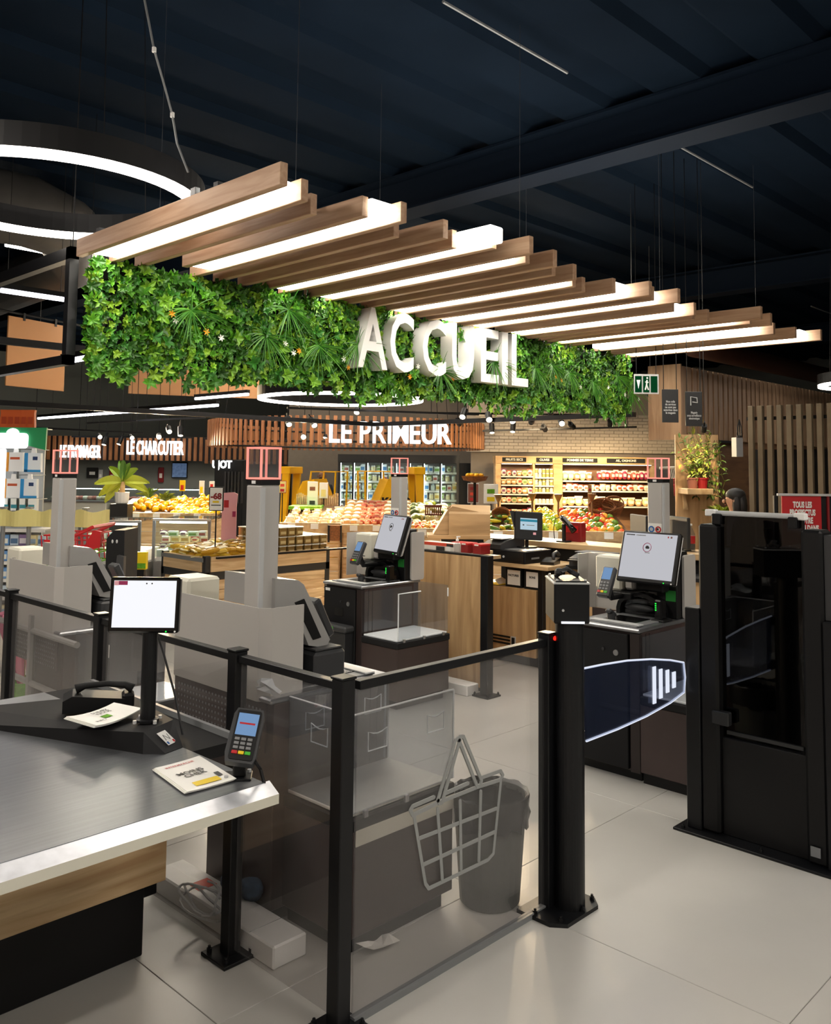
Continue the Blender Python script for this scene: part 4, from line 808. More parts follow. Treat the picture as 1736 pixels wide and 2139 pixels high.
t = thing('hand_scanner', 'black hand scanner in its stand on the raised shelf', 'scanner', (6.55, p.y, 1.005)); B('foot', 'black', t, -.05, .05, -.05, .05, 0, .012, b=.004); MB().tube([(0, 0, .012), (0, 0, .12), (0, .0, .16)], .018, 8).build('stand', 'black', t); MB().tube([(0, .03, .22), (0, .0, .20), (.0, -.06, .15), (0, -.11, .10)], .024, 8, rs=[.02, .028, .022, .03]).build('scanner', 'black_gloss', t, True); MB().tube([(0, .03, .22), (0, .09, .20), (0, .11, .12), (0, .10, .02)], .004, 6).build('cord', 'black', t)
t = thing('red_box', 'dark red box behind the hand scanner on the raised shelf', 'box', (6.64, p.y-.02, 1.005)); B('body', 'red_dark', t, 0, .08, -.10, .10, 0, .17, b=.004); B('label', 'red', t, -.002, 0, -.07, .07, .08, .14)
p = pu(1240, 1158, 6.5)
t = thing('socket_box', 'white wall socket box with green light under the raised shelf', 'socket', (6.49, p.y, .855)); B('body', 'white', t, 0, .04, -.055, .055, 0, .10, b=.004); B('display', 'black_gloss', t, -.003, 0, -.04, .035, .055, .085); B('light', 'led_green', t, -.004, -.003, -.02, -.0, .068, .074)
t = thing('notice_card', 'white printed notice card under the raised shelf', 'notice', (6.50, p.y-.16, .855)); B('card', 'paper', t, 0, .01, -.09, .08, 0, .10)
for z, c in ((.075, 'orange_red'), (.055, 'mid_grey'), (.035, 'mid_grey')): B('print', c, t, -.001, 0, -.06, .03, z, z+.01)
for k, (x, y) in enumerate(((1336, 1112), (1420, 1112))):
    a = pu(x, y, 6.6); t = thing('till_monitor', 'black flat monitor seen from behind on the raised shelf' if k == 0 else 'black flat monitor beside the lamp tower and the bottle', 'monitor', (6.6, a.y, 1.005), -.6); B('housing', 'dark_grey', t, -.015, .015, -.15, .15, .02, .27, b=.006); B('foot', 'black', t, -.06, .06, -.08, .08, 0, .01, b=.003); B('neck', 'black', t, .0, .02, -.02, .02, .01, .1)
p = pu(1442, 1115, 6.65)
t = thing('soda_bottle', 'small plastic bottle with a red label on the raised shelf', 'bottle', (6.65, p.y, 1.005)); MB().lathe([(.035, 0), (.038, .01), (.038, .13), (.014, .19), (.014, .2)], 14).build('bottle', 'acrylic', t, True); MB().lathe([(.0385, .06), (.0385, .12)], 14).build('label', 'red', t); MB().lathe([(.0375, .01), (.0375, .055)], 14).build('drink', 'black_gloss', t); MB().lathe([(.017, .2), (.017, .215)], 10).build('cap', 'white', t)
# ================================================================ produce hall behind
FH = Vector((math.cos(YAW), math.sin(YAW), 0))
class FRM:                      # a frame square to the view at distance d: x right, y away, z up from the floor
    def __init__(s, px, d, rz=0.0):
        p = pd(px, 976, d); s.o = Vector((p.x, p.y, 0)); s.k = d/F; s.d = d; s.px = px; s.rz = RZ+rz
        s.ex = Vector((math.cos(s.rz), math.sin(s.rz), 0)); s.ey = Vector((-math.sin(s.rz), math.cos(s.rz), 0))
    def L(s, x, y, z): return s.o+s.ex*x+s.ey*y+Vector((0, 0, z))
    def x(s, px): return (px-s.px)*s.k
    def z(s, py, px=None): return pd(px if px is not None else s.px, py, s.d).z
    def thing(s, n, l, c, x=0, y=0, z=0, g=None): return thing(n, l, c, s.L(x, y, z), s.rz, g)
    def put(s, me, n, l, c, g, x, y, z, rot=None, sc=None):
        o = place(me, n, None, s.L(x, y, z), (rot[0], rot[1], s.rz+rot[2]) if rot else (0, 0, s.rz), sc); return tag(o, l, c, g)
def vcm(name, fn, mat='vc', smooth=False): mb = MB(); fn(mb); return mb.mesh(name, mat, smooth)
def col(h, f=1.0): c = C(h); return (c[0]*f, c[1]*f, c[2]*f, 1)
R5 = random.Random(21)
def pack_box(h1, h2, w, d, h):
    def f(mb): mb.box(-w/2, w/2, -d/2, d/2, 0, h, b=.004, col=col(h1)); mb.box(-w/2*.8, w/2*.8, -d/2-.001, -d/2, h*.2, h*.65, col=col(h2))
    return vcm('pack', f)
def pack_bag(h1, h2, w, d, h):
    def f(mb):
        mb.ell((0, 0, h*.45), w/2, d/2, h*.45, 8, 6, col=col(h1)); mb.prism([(-w*.4, h*.75), (w*.4, h*.75), (w*.48, h), (-w*.48, h)], -.006, .006, 'y', col=col(h2)); mb.box(-w*.25, w*.25, -d/2-.004, -d/2*.7, h*.3, h*.6, col=col(h2))
    return vcm('pack', f)
def jar(h1, h2, r, h):
    def f(mb): mb.lathe([(r*.9, 0), (r, h*.05), (r, h*.72), (r*.8, h*.8)], 10, col=col(h1)); mb.lathe([(r*.85, h*.8), (r*.88, h*.82), (r*.85, h)], 10, col=col(h2))
    return vcm('jar', f)
def fruit(h, rx, rz, top=None, var=0):
    def f(mb):
        mb.ell((0, 0, 0), rx, rx, rz, 9, 6, col=col(h))
        if top: mb.cyl((0, 0, rz*.9), (0, 0, rz*1.2), rx*.12, n=5, col=col(top))
    return vcm('fruit', f, 'vc_wax', True)

# ---- back wall: brick band above, plain lower wall
FB = FRM(1222, 19.0); wz0, wz1 = FB.z(946), FB.z(830)
bw = thing('x', 'x', 'x'); bpy.data.objects.remove(bw)
wb_ = struct(MB().box(FB.x(975), FB.x(1560), .06, .16, wz0, 3.6).build('wall_back_brick', 'mortar')); wb_.location = FB.o; wb_.rotation_euler = (0, 0, FB.rz)
brk = MB().box(0, .20, 0, .035, 0, .062, b=.006).mesh('brick', 'brick'); nrow = 12; nb = 0
for r_ in range(nrow):
    z = wz0+r_*.07; x = FB.x(1003)-(.1 if r_ % 2 else 0)
    while x < FB.x(1445) and nb < 300: place(brk, 'brick', wb_, (x, .035+R5.uniform(-.004, .004), z)); x += .208; nb += 1
lw_ = struct(MB().box(FB.x(985), FB.x(1600), .2, .3, 0, wz0+.02).build('wall_back_lower', 'wall_beige')); lw_.location = FB.o; lw_.rotation_euler = (0, 0, FB.rz)
# round wall emblem
em = FB.thing('round_emblem', 'round black lettered emblem on the pale brick wall', 'emblem', FB.x(1438), .02, FB.z(872, 1438)); k = FB.k
pts = [(54*k*math.cos(a*PI/24), -.005, 54*k*math.sin(a*PI/24)) for a in range(48)]; MB().tube(pts, 1.1*k, 5, closed=True).build('ring', 'charcoal', em)
for i, ch in enumerate('COMPTOIR'):
    a = math.radians(205+i*18); place(text_mesh(ch, 17*k, .004, .004, 'charcoal'), 'letter', em, (42*k*math.cos(a), -.01, 42*k*math.sin(a)), (UP, a+PI/2 if False else -(a+PI/2), 0))
MB().ell((-20*k, -.005, -8*k), 4*k, .004, 4*k).build('mark', 'charcoal', em); MB().prism([(-8*k, -4*k), (8*k, 6*k), (10*k, -2*k), (0, -10*k)], -.01, 0, 'y').build('mark', 'charcoal', em)

# ---- oak shelf unit
FS = FRM(1200, 17.4, .03); k = FS.k; X = FS.x; Z = FS.z
su = FS.thing('oak_shelf_unit', 'tall oak wall shelf with blackboard headings for dry goods and vegetables', 'shelf unit')
DP = .42
for a, b_ in ((1036, 1046), (1113, 1117), (1156, 1175), (1364, 1370)): B('upright', 'wood_shelf', su, X(a), X(b_), 0, DP, 0, Z(955))
B('header', 'wood_shelf', su, X(1034), X(1370), -.04, DP, Z(969), Z(954)); B('back_panel', 'wood_dark', su, X(1036), X(1370), DP-.02, DP, 0, Z(958)); B('side_flap', 'wood_shelf', su, X(1034), X(1036), -.05, .1, Z(1010), Z(960))
for a, b_, t_ in ((1048, 1098, 'FRUITS SECS'), (1119, 1153, 'OLIVES'), (1174, 1247, 'POMMES DE TERRE'), (1267, 1347, 'AIL, OIGNONS')):
    pl_ = B('heading_board', 'blackboard', su, X(a), X(b_), -.06, -.04, Z(966), Z(957)); me = text_mesh(t_, 6.5*k, .002, .002, 'cream').copy(); x0, x1, y0, y1 = bbox(me); f_ = min(1, .9*(X(b_)-X(a))/(x1-x0)); me.transform(Matrix.Diagonal((f_, 1, 1, 1))); place(me, 'heading', pl_, ((X(a)+X(b_))/2, -.063, (Z(966)+Z(957))/2), (UP, 0, 0))
SH1, SH2, SH3 = (996, 1014, 1033, 1052, 1078), (998, 1015, 1029, 1052, 1077), (1004, 1025, 1057)
for sh, a, b_ in ((SH1, 1046, 1113), (SH2, 1117, 1156), (SH3, 1175, 1364)):
    for y in sh: B('shelf_board', 'wood_shelf', su, X(a), X(b_), -.03, DP-.02, Z(y+2), Z(y), b=.003); B('price_rail', 'cream', su, X(a), X(b_), -.036, -.03, Z(y+2.5), Z(y-.5))
    B('led_strip', 'spot_face', su, X(a+2), X(b_-2), .0, .03, Z(971), Z(970))
V1 = [pack_bag('#e9dfc2', '#c9553a', .11, .08, .13), pack_bag('#d8c99a', '#6f8a3a', .12, .08, .12), pack_bag('#efe9da', '#7a3f5c', .11, .08, .14), pack_bag('#c7a36a', '#efe6cc', .12, .08, .12)]
J2 = [jar('#d9d2b8', '#e8e4d8', .035, .085), jar('#9a9a5a', '#efe9dc', .035, .085)]
def row(frm, x0, x1, y, dy, mes, name, label, cat, grp, gap, jit=.3, sc=(.85, 1.15), z=None):
    x = x0
    while x < x1:
        me = R5.choice(mes); frm.put(me, name, label, cat, grp, x, y+R5.uniform(-dy, dy), z, (0, 0, R5.uniform(-jit, jit)), (R5.uniform(*sc),)*3); x += gap
for y in SH1: row(FS, X(1053), X(1110), .10, .02, V1, 'dry_food_bag', 'small dry food bag on an oak shelf under the first heading', 'bag', 'bags of dry food on the oak shelf', .105, z=Z(y)+.002)
for y in SH2:
    for lv in range(2): row(FS, X(1121), X(1154), .06, .005, J2, 'olive_tub', 'small white lidded tub stacked under the second heading', 'tub', 'stacked tubs on the oak shelf', .075, 0, (1, 1), Z(y)+.002+lv*.086 if y < 1040 else Z(y)+.002)
V3 = [[pack_bag('#d9785a', '#f2e3cf', .13, .1, .16), pack_bag('#8fae8a', '#e7efe0', .13, .1, .17)], [pack_bag('#efe0cc', '#d7b598', .13, .09, .14), pack_bag('#f0e8dd', '#b0563e', .13, .09, .13)], [pack_bag('#e8d39a', '#f5efdc', .16, .12, .18), pack_bag('#d5b384', '#efe3c4', .16, .12, .16)]]
row(FS, X(1182), X(1240), .12, .02, V3[0], 'potato_bag', 'bagged potatoes on the top oak shelf', 'bag', 'potato bags on the oak shelf', .12, z=Z(1004)+.002)
ON = [pack_bag('#a8323a', '#e9c9b4', .10, .09, .17), pack_bag('#c25848', '#f0dcc8', .10, .09, .16), pack_bag('#8e2a48', '#e5c0b0', .10, .09, .17)]
row(FS, X(1254), X(1360), .08, .03, ON, 'onion_net', 'red net of onions hanging on the top oak shelf', 'net bag', 'onion nets on the oak shelf', .085, z=Z(1004)+.03)
row(FS, X(1180), X(1360), .10, .03, V3[1], 'garlic_bag', 'pale bag of garlic or shallots on the middle oak shelf', 'bag', 'pale bags on the oak shelf', .11, z=Z(1025)+.002)
row(FS, X(1180), X(1360), .12, .03, V3[2], 'potato_sack', 'pale paper sack of potatoes on the lower oak shelf', 'sack', 'sacks on the oak shelf', .15, z=Z(1057)+.002)
for y, xs in ((1014, (1046, 1113)),):
    pass
bw2 = struct(MB().box(FB.x(560), FB.x(1010), 3.0, 3.1, 0, 3.6).build('wall_back_fridge', 'wall_beige')); bw2.location = FB.o; bw2.rotation_euler = (0, 0, FB.rz)
# ---- fridge wall
FF = FRM(832, 20.0); k = FF.k; X = FF.x; Z = FF.z
fg_ = FF.thing('fridge_wall', 'long upright glass door fridge lit from inside behind the forklifts', 'fridge')
B('cabinet_top', 'dark_grey', fg_, X(706), X(960), -.05, .7, Z(966), Z(950)); B('back_panel', 'white', fg_, X(708), X(958), .62, .66, 0, Z(966)); B('base', 'dark_grey', fg_, X(706), X(960), 0, .7, 0, Z(1078))
for a in (706, 956): B('side_panel', 'dark_grey', fg_, X(a), X(a+4), 0, .7, 0, Z(950))
B('side_bulkhead', 'black_soft', fg_, X(960), X(1000), -.1, .5, 0, Z(966))
drs = [710, 738, 766, 796, 826, 855, 884, 920, 956]
for a, b_ in zip(drs[:-1], drs[1:]):
    dd = B('door', 'case_glass', fg_, X(a+1), X(b_-1), -.03, -.02, Z(1078), Z(966)); mb = MB().box(X(a), X(a+2), -.045, -.01, Z(1080), Z(965)).box(X(b_-2), X(b_), -.045, -.01, Z(1080), Z(965)).box(X(a), X(b_), -.045, -.01, Z(967), Z(965)).box(X(a), X(b_), -.045, -.01, Z(1080), Z(1077)); mb.build('door_frame', 'dark_grey', dd)
    B('led_strip', 'cool_lamp', fg_, X(a+2), X(a+3), .0, .02, Z(1075), Z(968))
FRY = (986, 1005, 1024, 1043, 1064)
for y in FRY: B('shelf', 'light_grey', fg_, X(710), X(956), .05, .6, Z(y+2), Z(y)); B('price_rail', 'white', fg_, X(710), X(956), .04, .05, Z(y+4), Z(y))
P4 = [pack_box('#e9eef0', '#3f7fb8', .10, .08, .16), pack_box('#dfe8cf', '#6a9a3a', .12, .08, .12), pack_box('#efe3b8', '#c9a23a', .11, .08, .15), jar('#cfd8d0', '#8aa0a8', .045, .15), pack_bag('#dfe6c4', '#7fa04a', .13, .1, .14), pack_box('#efeae2', '#a8443a', .10, .08, .13), jar('#e8d9a8', '#f2efe4', .05, .13)]
for yi, y in enumerate(FRY):
    x = X(713)
    while x < X(952):
        FF.put(R5.choice(P4), 'chilled_pack', 'chilled food pack on a lit fridge shelf', 'pack', 'packs in the upright fridge', x, .14+R5.uniform(-.02, .02), Z(y)+.002, (0, 0, R5.uniform(-.1, .1)), (R5.uniform(.9, 1.1),)*3); x += R5.choice((.115, .125, .14))
# ---- round slatted sign
FP = FRM(725, 16.5); Rr = 2.56; zb, zt = pd(725, 930, 14).z, pd(725, 868, 14).z
rs = FP.thing('round_slat_sign', 'large hung ring of wooden slats carrying the lit words LE PRIMEUR', 'sign', 0, 0, zb)
sl = MB().box(-.03, .03, -.012, .012, 0, zt-zb, b=.003).mesh('slat', 'wood_ring'); NS = 128
for i in range(NS):
    a = 2*PI*i/NS; place(sl, 'slat', rs, (Rr*math.cos(a), Rr*math.sin(a), 0), (0, 0, a+PI/2))
for z in (.06, zt-zb-.08):
    pts = [((Rr-.03)*math.cos(a*PI/40), (Rr-.03)*math.sin(a*PI/40), z) for a in range(80)]; MB().tube(pts, .018, 5, closed=True).build('hoop', 'black', rs)
for a in (0, 1, 2, 3): MB().tube([(Rr*math.cos(a*1.57+.7), Rr*math.sin(a*1.57+.7), zt-zb), (Rr*math.cos(a*1.57+.7)*.9, Rr*math.sin(a*1.57+.7)*.9, CZ-zb)], .006, 5).build('suspension_wire', 'black', rs)
def lit_word(root, txt, x0p, x1p, y0p, y1p, d, mat, ext, bold, curve=0.0, px0=725, base=None):
    kk = d/F; mes = [(ch, text_mesh(ch, 1, ext, bold, mat) if ch != ' ' else None) for ch in txt]; adv = []; x = 0
    for ch, me in mes:
        if me is None: x += .28; adv.append(None); continue
        a, b_, _, _ = bbox(me); adv.append((x, a, b_)); x += (b_-a)+.075
    tot = x-.075; W = (x1p-x0p)*kk; Hh = (y1p-y0p)*kk
    for (ch, me0), ad in zip(mes, adv):
        if me0 is None: continue
        me = me0.copy(); a, b_, c, d_ = bbox(text_mesh('E', 1, ext, bold, mat)); me.transform(Matrix.Translation((-ad[1], -c, 0))); me.transform(Matrix.Diagonal((W/tot, Hh/(d_-c), 1, 1)))
        xx = (x0p-px0)*kk+ad[0]*W/tot; yy = curve*(xx+W/tot*.3)**2*.35
        place(me, 'letter', root, (xx, base+yy, pd((x0p+x1p)/2, y1p, d).z-root.location.z), (UP, 0, curve*.5*xx))
lit_word(rs, 'LE PRIMEUR', 687, 943, 881, 926, 13.85, 'sign_light', .05, .016, .19, 697.6, -Rr-.14)
# ---- slatted header with lit counters names, far left
FC = FRM(300, 22.5); k = FC.k; X = FC.x; Z = FC.z
hdr = FC.thing('slat_header', 'long slatted wooden fascia with lit counter names LE FROMAGER and LE CHARCUTIER', 'fascia', 0, 0, Z(962))
hz = Z(912)-Z(962); s2 = MB().box(-.04, .04, -.02, .02, 0, hz, b=.003).mesh('slat', 'wood_ring'); x = X(88)
while x < X(610): place(s2, 'slat', hdr, (x, 0, (0 if x < X(430) else -.06))); x += .145
B('backing', 'brown_dark', hdr, X(88), X(612), .04, .08, 0, hz)
lit_word(hdr, 'LE FROMAGER', 128, 212, 930, 956, 22.4, 'sign_light', .04, .016, 0, 300, -.12); lit_word(hdr, 'LE CHARCUTIER', 267, 385, 921, 950, 22.4, 'sign_light', .04, .016, 0, 300, -.12)
bk = struct(MB().box(X(-60), X(640), .5, .6, 0, Z(930)).build('wall_counter', 'wall_grey')); bk.location = FC.o; bk.rotation_euler = (0, 0, FC.rz)
tv = FC.thing('mounted_screen', 'flat screen with a blue picture on the wall behind the counters', 'screen', X(366), .42, Z(998)); B('housing', 'black', tv, -.2, .2, 0, .06, 0, .40, b=.01); B('picture', M('tv_picture', '#5a6c88', .3, var=.5, scale=14, emit='#50688c', es=.5), tv, -.185, .185, -.005, 0, .02, .38)
for nm, a, b_, y0, y1, m_ in (('dark menu board beside the plant', 168, 192, 978, 1000, 'blackboard'), ('red notice board beside the menu board', 216, 228, 980, 1012, 'red_dark'), ('pale notice beside the dark menu board', 193, 202, 982, 1006, 'light_grey'), ('red pinned notice near the wall screen', 320, 332, 976, 1008, 'red_dark')):
    t = FC.thing('notice_board', nm, 'board', X((a+b_)/2), .44, Z(y1)); w_ = (b_-a)*k/2; B('panel', m_, t, -w_, w_, 0, .04, 0, Z(y0)-Z(y1), b=.01); B('paper', 'paper', t, -w_*.5, w_*.5, -.005, 0, (Z(y0)-Z(y1))*.3, (Z(y0)-Z(y1))*.6)
# serving counters with glass
for i, (a, b_, y0) in enumerate(((92, 225, 1020), (232, 420, 1022))):
    FK = FRM((a+b_)/2, 19.5); t = FK.thing('serving_counter', 'white serving counter with curved glass %s' % ('under LE FROMAGER' if i == 0 else 'under LE CHARCUTIER'), 'counter'); kk = 19.5/F; w_ = (b_-a)*kk/2; zt_ = pd((a+b_)/2, y0, 19.5).z; B('base', 'cream', t, -w_, w_, 0, .8, 0, zt_-.3, b=.02); B('ledge', 'steel', t, -w_, w_, -.05, .8, zt_-.3, zt_-.27)
    MB().prism([(0, zt_-.27), (.012, zt_-.27), (.21, zt_), (.6, zt_), (.6, zt_+.012), (.2, zt_+.012)], -w_, w_, 'x').build('glass', 'case_glass', t); B('lamp', 'cool_lamp', t, -w_+.1, w_-.1, .3, .33, zt_-.02, zt_-.005)
    for q in range(12):
        cc = R5.choice(['#e7d8a4', '#c98a72', '#efe6cf', '#b8604e']); fm = vcm('food', lambda mb: mb.ell((0, 0, 0), .1, .09, .05, 8, 5, col=col(cc)))
        o = place(fm, 'food_portion', None, t.location+Vector((0, 0, zt_-.22))+FC.ex*(-w_+.12+q*(2*w_-.2)/12)+FC.ey*.35, (0, 0, FC.rz)); tag(o, 'food portion laid out in the glass serving counter', 'food', 'food in the serving counters')
# far black arch / scales with words
t = FRM(478, 17.5).thing('drinks_tower', 'black column machine with pale lettering beside the slatted ring', 'machine'); kk = 17.5/F; B('body', 'black_soft', t, -30*kk, 30*kk, 0, .5, 0, pd(478, 960, 17.5).z, b=.02)
for q in range(6): B('tube', 'dark_grey', t, (-8+7*q)*kk, (-4+7*q)*kk, -.05, 0, .9, pd(478, 985, 17.5).z)
place(text_mesh('UJOT', 22*kk, .01, .006, 'sign_light'), 'lettering', t, (-14*kk, -.03, pd(478, 971, 17.5).z), (UP, 0, -.5))

# ---- lit produce benches
ORG = [fruit('#f2ae14', .042, .04, '#4c6a1c'), fruit('#fccb1e', .042, .045), fruit('#ffe038', .036, .046)]
TOM = [fruit('#d8321c', .040, .034, '#3c6a1c'), fruit('#e8602a', .040, .034, '#3c6a1c'), fruit('#f0b040', .040, .036), fruit('#5e8a2a', .042, .036)]
PEP = [fruit('#f2c81e', .045, .055, '#4c7a1c'), fruit('#9cba2a', .045, .05, '#4c7a1c'), fruit('#f0d84a', .045, .05, '#4c7a1c')]
APP = [fruit('#d9a24a', .038, .034), fruit('#e4582e', .038, .035), fruit('#efd9a0', .04, .035)]
def heap(frm, mes, n, name, label, cat, grp, x0, x1, y0, y1, zf, spread=.035):
    for i in range(n):
        x = R5.uniform(x0, x1); y = R5.uniform(y0, y1); u_ = (x-x0)/(x1-x0); z = zf(x, y)+R5.uniform(0, spread); frm.put(R5.choice(mes), name, label, cat, grp, x, y, z, (R5.uniform(-.5, .5), R5.uniform(-.5, .5), R5.uniform(0, 6)), (R5.uniform(.85, 1.15),)*3)
def bench(frm, label, x0, x1, y0, y1, z0, z1, planks=4, legs=True, tray='wood_dark'):
    t = frm.thing('produce_bench', label, 'bench', (x0+x1)/2, y0, 0); w_ = (x1-x0)/2; dd = y1-y0
    for i in range(planks): B('plank', 'wood_plank', t, -w_, w_, 0, .025, .12+i*(z0-.16)/planks, .12+(i+1)*(z0-.16)/planks-.008, b=.003)
    for s_ in (-1, 1): B('side_board', 'wood_plank', t, s_*w_-(.02 if s_ > 0 else 0), s_*w_+(.02 if s_ < 0 else 0), 0, dd, .12, z0-.04, b=.003)
    B('plinth', 'black_soft', t, -w_+.03, w_-.03, .04, dd-.02, 0, .12)
    MB().add([(-w_, 0, z0-.05), (w_, 0, z0-.05), (w_, dd, z1-.05), (-w_, dd, z1-.05), (-w_, 0, z0-.02), (w_, 0, z0-.02), (w_, dd, z1-.02), (-w_, dd, z1-.02)], [(3, 2, 1, 0), (4, 5, 6, 7), (0, 1, 5, 4), (1, 2, 6, 5), (2, 3, 7, 6), (3, 0, 4, 7)]).build('tray', tray, t)
    B('front_rail', 'wood_top', t, -w_-.01, w_+.01, -.02, .02, z0-.06, z0+.05, b=.004)
    for i in range(int(2*w_/.3)): B('price_card', 'paper', t, -w_+.1+i*.3, -w_+.2+i*.3, -.026, -.02, z0-.03, z0+.04)
    return t
def slope(z0, z1, y0, y1): return lambda x, y: z0+(z1-z0)*(y-y0)/(y1-y0)
# citrus bench
FT = FRM(345, 13.0); X = FT.x; Z = FT.z; z0, z1 = Z(1078), Z(1046)
bench(FT, 'long citrus bench heaped with oranges and lemons', X(225), X(455), 0, 1.2, z0, z1)
heap(FT, ORG[:2], 130, 'orange', 'orange heaped on the citrus bench', 'orange', 'oranges on the citrus bench', X(255), X(440), .35, 1.2, slope(z0, z1, 0, 1.2)); heap(FT, ORG[2:]+ORG[1:2], 70, 'lemon', 'lemon heaped along the front of the citrus bench', 'lemon', 'lemons on the citrus bench', X(360), X(450), .06, .4, slope(z0, z1, 0, 1.2))
# banana plant in a pot
FQ = FRM(257, 12.2); k = FQ.k; bp = FQ.thing('banana_plant', 'potted banana plant with broad yellow green leaves above the citrus', 'plant', 0, 0, FQ.z(1052)); zt_ = FQ.z(960)-FQ.z(1052)
MB().lathe([(.07, 0), (.09, .01), (.10, .16), (.085, .16), (.08, .14)], 14).build('pot', 'white', bp); MB().tube([(0, 0, .1), (0, 0, zt_*.3), (.01, 0, zt_*.5)], .035, 8, rs=[.045, .04, .025]).build('trunk', 'wood_shelf', bp, True)
B('stand', 'dark_grey', bp, -.12, .12, -.12, .12, -FQ.z(1052), 0)
for i, (ax, az, L, W, hh) in enumerate([(-.15, 1, .52, .10, '#5d8a2c'), (.12, 1, .55, .10, '#4f8028'), (-.5, .8, .46, .12, '#8aa832'), (.55, .75, .46, .12, '#9ab83a'), (-1, .25, .44, .15, '#b8c440'), (1, .3, .46, .15, '#c2cc48'), (-.9, -.25, .40, .16, '#c4c83c'), (.85, -.05, .42, .16, '#b4be3c'), (.3, .9, .5, .1, '#6a9630'), (-.75, -.6, .36, .15, '#c9cc4a')]):
    d = Vector((ax, R5.uniform(-.35, .25), az)).normalized(); mb = MB(); n = 8; sd = d.cross(Vector((0, -1, 0))).normalized(); vs = []
    for j in range(n+1):
        t_ = j/n; c0 = Vector((0, 0, zt_*.48))+d*L*.85*t_+Vector((0, 0, -.28*L*t_*t_)); w_ = W*.7*math.sin(PI*min(1, t_*.92+.06))**.7*.62; vs += [c0-sd*w_+Vector((0, -.02, .02)), c0, c0+sd*w_+Vector((0, -.02, .02))]
    for j in range(n): mb.add([], []); 
    mb.add(vs, [f for j in range(n) for f in ((3*j, 3*j+1, 3*j+4, 3*j+3), (3*j+1, 3*j+2, 3*j+5, 3*j+4))], 0, col(hh)); mb.build('leaf', 'leaf', bp)
for i, (px, py) in enumerate(((300, 1030), (335, 1036))):
    t = FQ.thing('leafy_plant', 'small leafy plant between the citrus heaps' if i == 0 else 'pineapple crown leaves beside the small leafy plant', 'plant', FQ.x(px), .3, FQ.z(py+12)); mb = MB()
    for q in range(26): a = R5.uniform(0, 6.28); leaf(mb, Vector((0, 0, 0)), Vector((math.cos(a), math.sin(a), R5.uniform(.3, 1.5))), Vector((0, 0, 1)), R5.uniform(.12, .22), .05, col(R5.choice(['#7a8a2a', '#5a7420', '#a0a840'])))
    mb.build('foliage', 'leaf', t)
# ---- glass chest cases
FG = FRM(330, 9.8); X = FG.x; Z = FG.z
for i, (a, b_) in enumerate(((172, 296), (304, 424))):
    t = FG.thing('chilled_case', 'glass fronted chilled case with grey frame %s' % ('beside the red trolley' if i == 0 else 'behind the wooden cart'), 'chilled case', X((a+b_)/2), .4*i, 0); w_ = (b_-a)*FG.k/2; zt_ = Z(1090)
    B('base', 'mid_grey', t, -w_, w_, 0, .9, 0, Z(1160)-.1, b=.01); B('inner_bed', 'white', t, -w_+.03, w_-.03, .03, .87, Z(1160)-.1, Z(1155)); B('glass_front', 'case_glass', t, -w_+.02, w_-.02, .0, .01, Z(1160)-.05, zt_); B('glass_top', 'case_glass', t, -w_+.02, w_-.02, .01, .9, zt_-.005, zt_)
    for s_ in (-1, 1): B('corner_post', 'mid_grey', t, s_*w_-.015, s_*w_+.015, -.012, .02, Z(1160)-.1, zt_+.01)
    B('top_frame', 'light_grey', t, -w_-.01, w_+.01, -.015, .02, zt_-.01, zt_+.015); B('lamp', 'cool_lamp', t, -w_+.05, w_-.05, .05, .08, zt_-.04, zt_-.02)
    x = -w_+.08
    while x < w_-.06:
        for lv in range(3): o = place(R5.choice([P4[1], P4[2], P4[5], V1[0], V1[2]]), 'chilled_tray', None, t.location+FG.ex*x+FG.ey*(.12+.1*(lv % 2))+Vector((0, 0, Z(1155)+.002+lv*.075)), (0, 0, FG.rz+R5.uniform(-.1, .1)), (.9, .9, .5)); tag(o, 'packed food tray stacked inside a chilled glass case', 'tray', 'trays in the chilled cases')
        x += .115
# ---- wooden cart with yellow packs and tubs
ct_ = thing('wooden_cart', 'planked wooden cart on a black steel frame carrying yellow bags', 'cart', (4.90, 7.66, 0)); LU, LV = 1.62, .85
for u in (0, LU-.06):
    for v in (0, LV-.06): B('leg', 'dark_grey', ct_, u, u+.06, v, v+.06, 0, .74, b=.004)
for v in (0, LV-.02): B('frame_band', 'dark_grey', ct_, 0, LU, v, v+.02, .50, .58, b=.003)
for u in (0, LU-.02): B('frame_band', 'dark_grey', ct_, u, u+.02, 0, LV, .50, .58, b=.003)
for v in (-.012, LV-.02): B('rim_board', 'wood_plank', ct_, .06, LU-.06, v, v+.03, .58, .73, b=.003)
for u in (-.012, LU-.02): B('rim_board', 'wood_plank', ct_, u, u+.03, .06, LV-.06, .58, .73, b=.003)
for i in range(4):
    B('plank', 'wood_plank', ct_, .06, LU-.06, .01, .03, .10+i*.1, .195+i*.1, b=.003); B('plank', 'wood_plank', ct_, .01, .03, .06, LV-.06, .10+i*.1, .195+i*.1, b=.003)
B('bed', 'wood_dark', ct_, .02, LU-.02, .02, LV-.02, .66, .69); B('price_strip', 'mid_grey', ct_, -.016, -.012, .02, LV-.02, .68, .72); B('hand_rail', 'black', ct_, .1, LU+1.3, -.06, -.03, .71, .73)
YB = [vcm('bag', lambda mb: mb.ell((0, 0, .03), .11, .07, .035, 9, 6, col=col('#d9b43a')).box(-.06, .06, -.03, .03, .055, .067, col=col('#efe4c0')).box(-.13, -.10, -.05, .05, .02, .03, col=col('#e6d9a0')), 'vc_wax'), vcm('bag', lambda mb: mb.ell((0, 0, .03), .11, .07, .035, 9, 6, col=col('#c99a2a')).box(-.05, .06, -.03, .03, .055, .067, col=col('#8a6a3a')), 'vc_wax')]
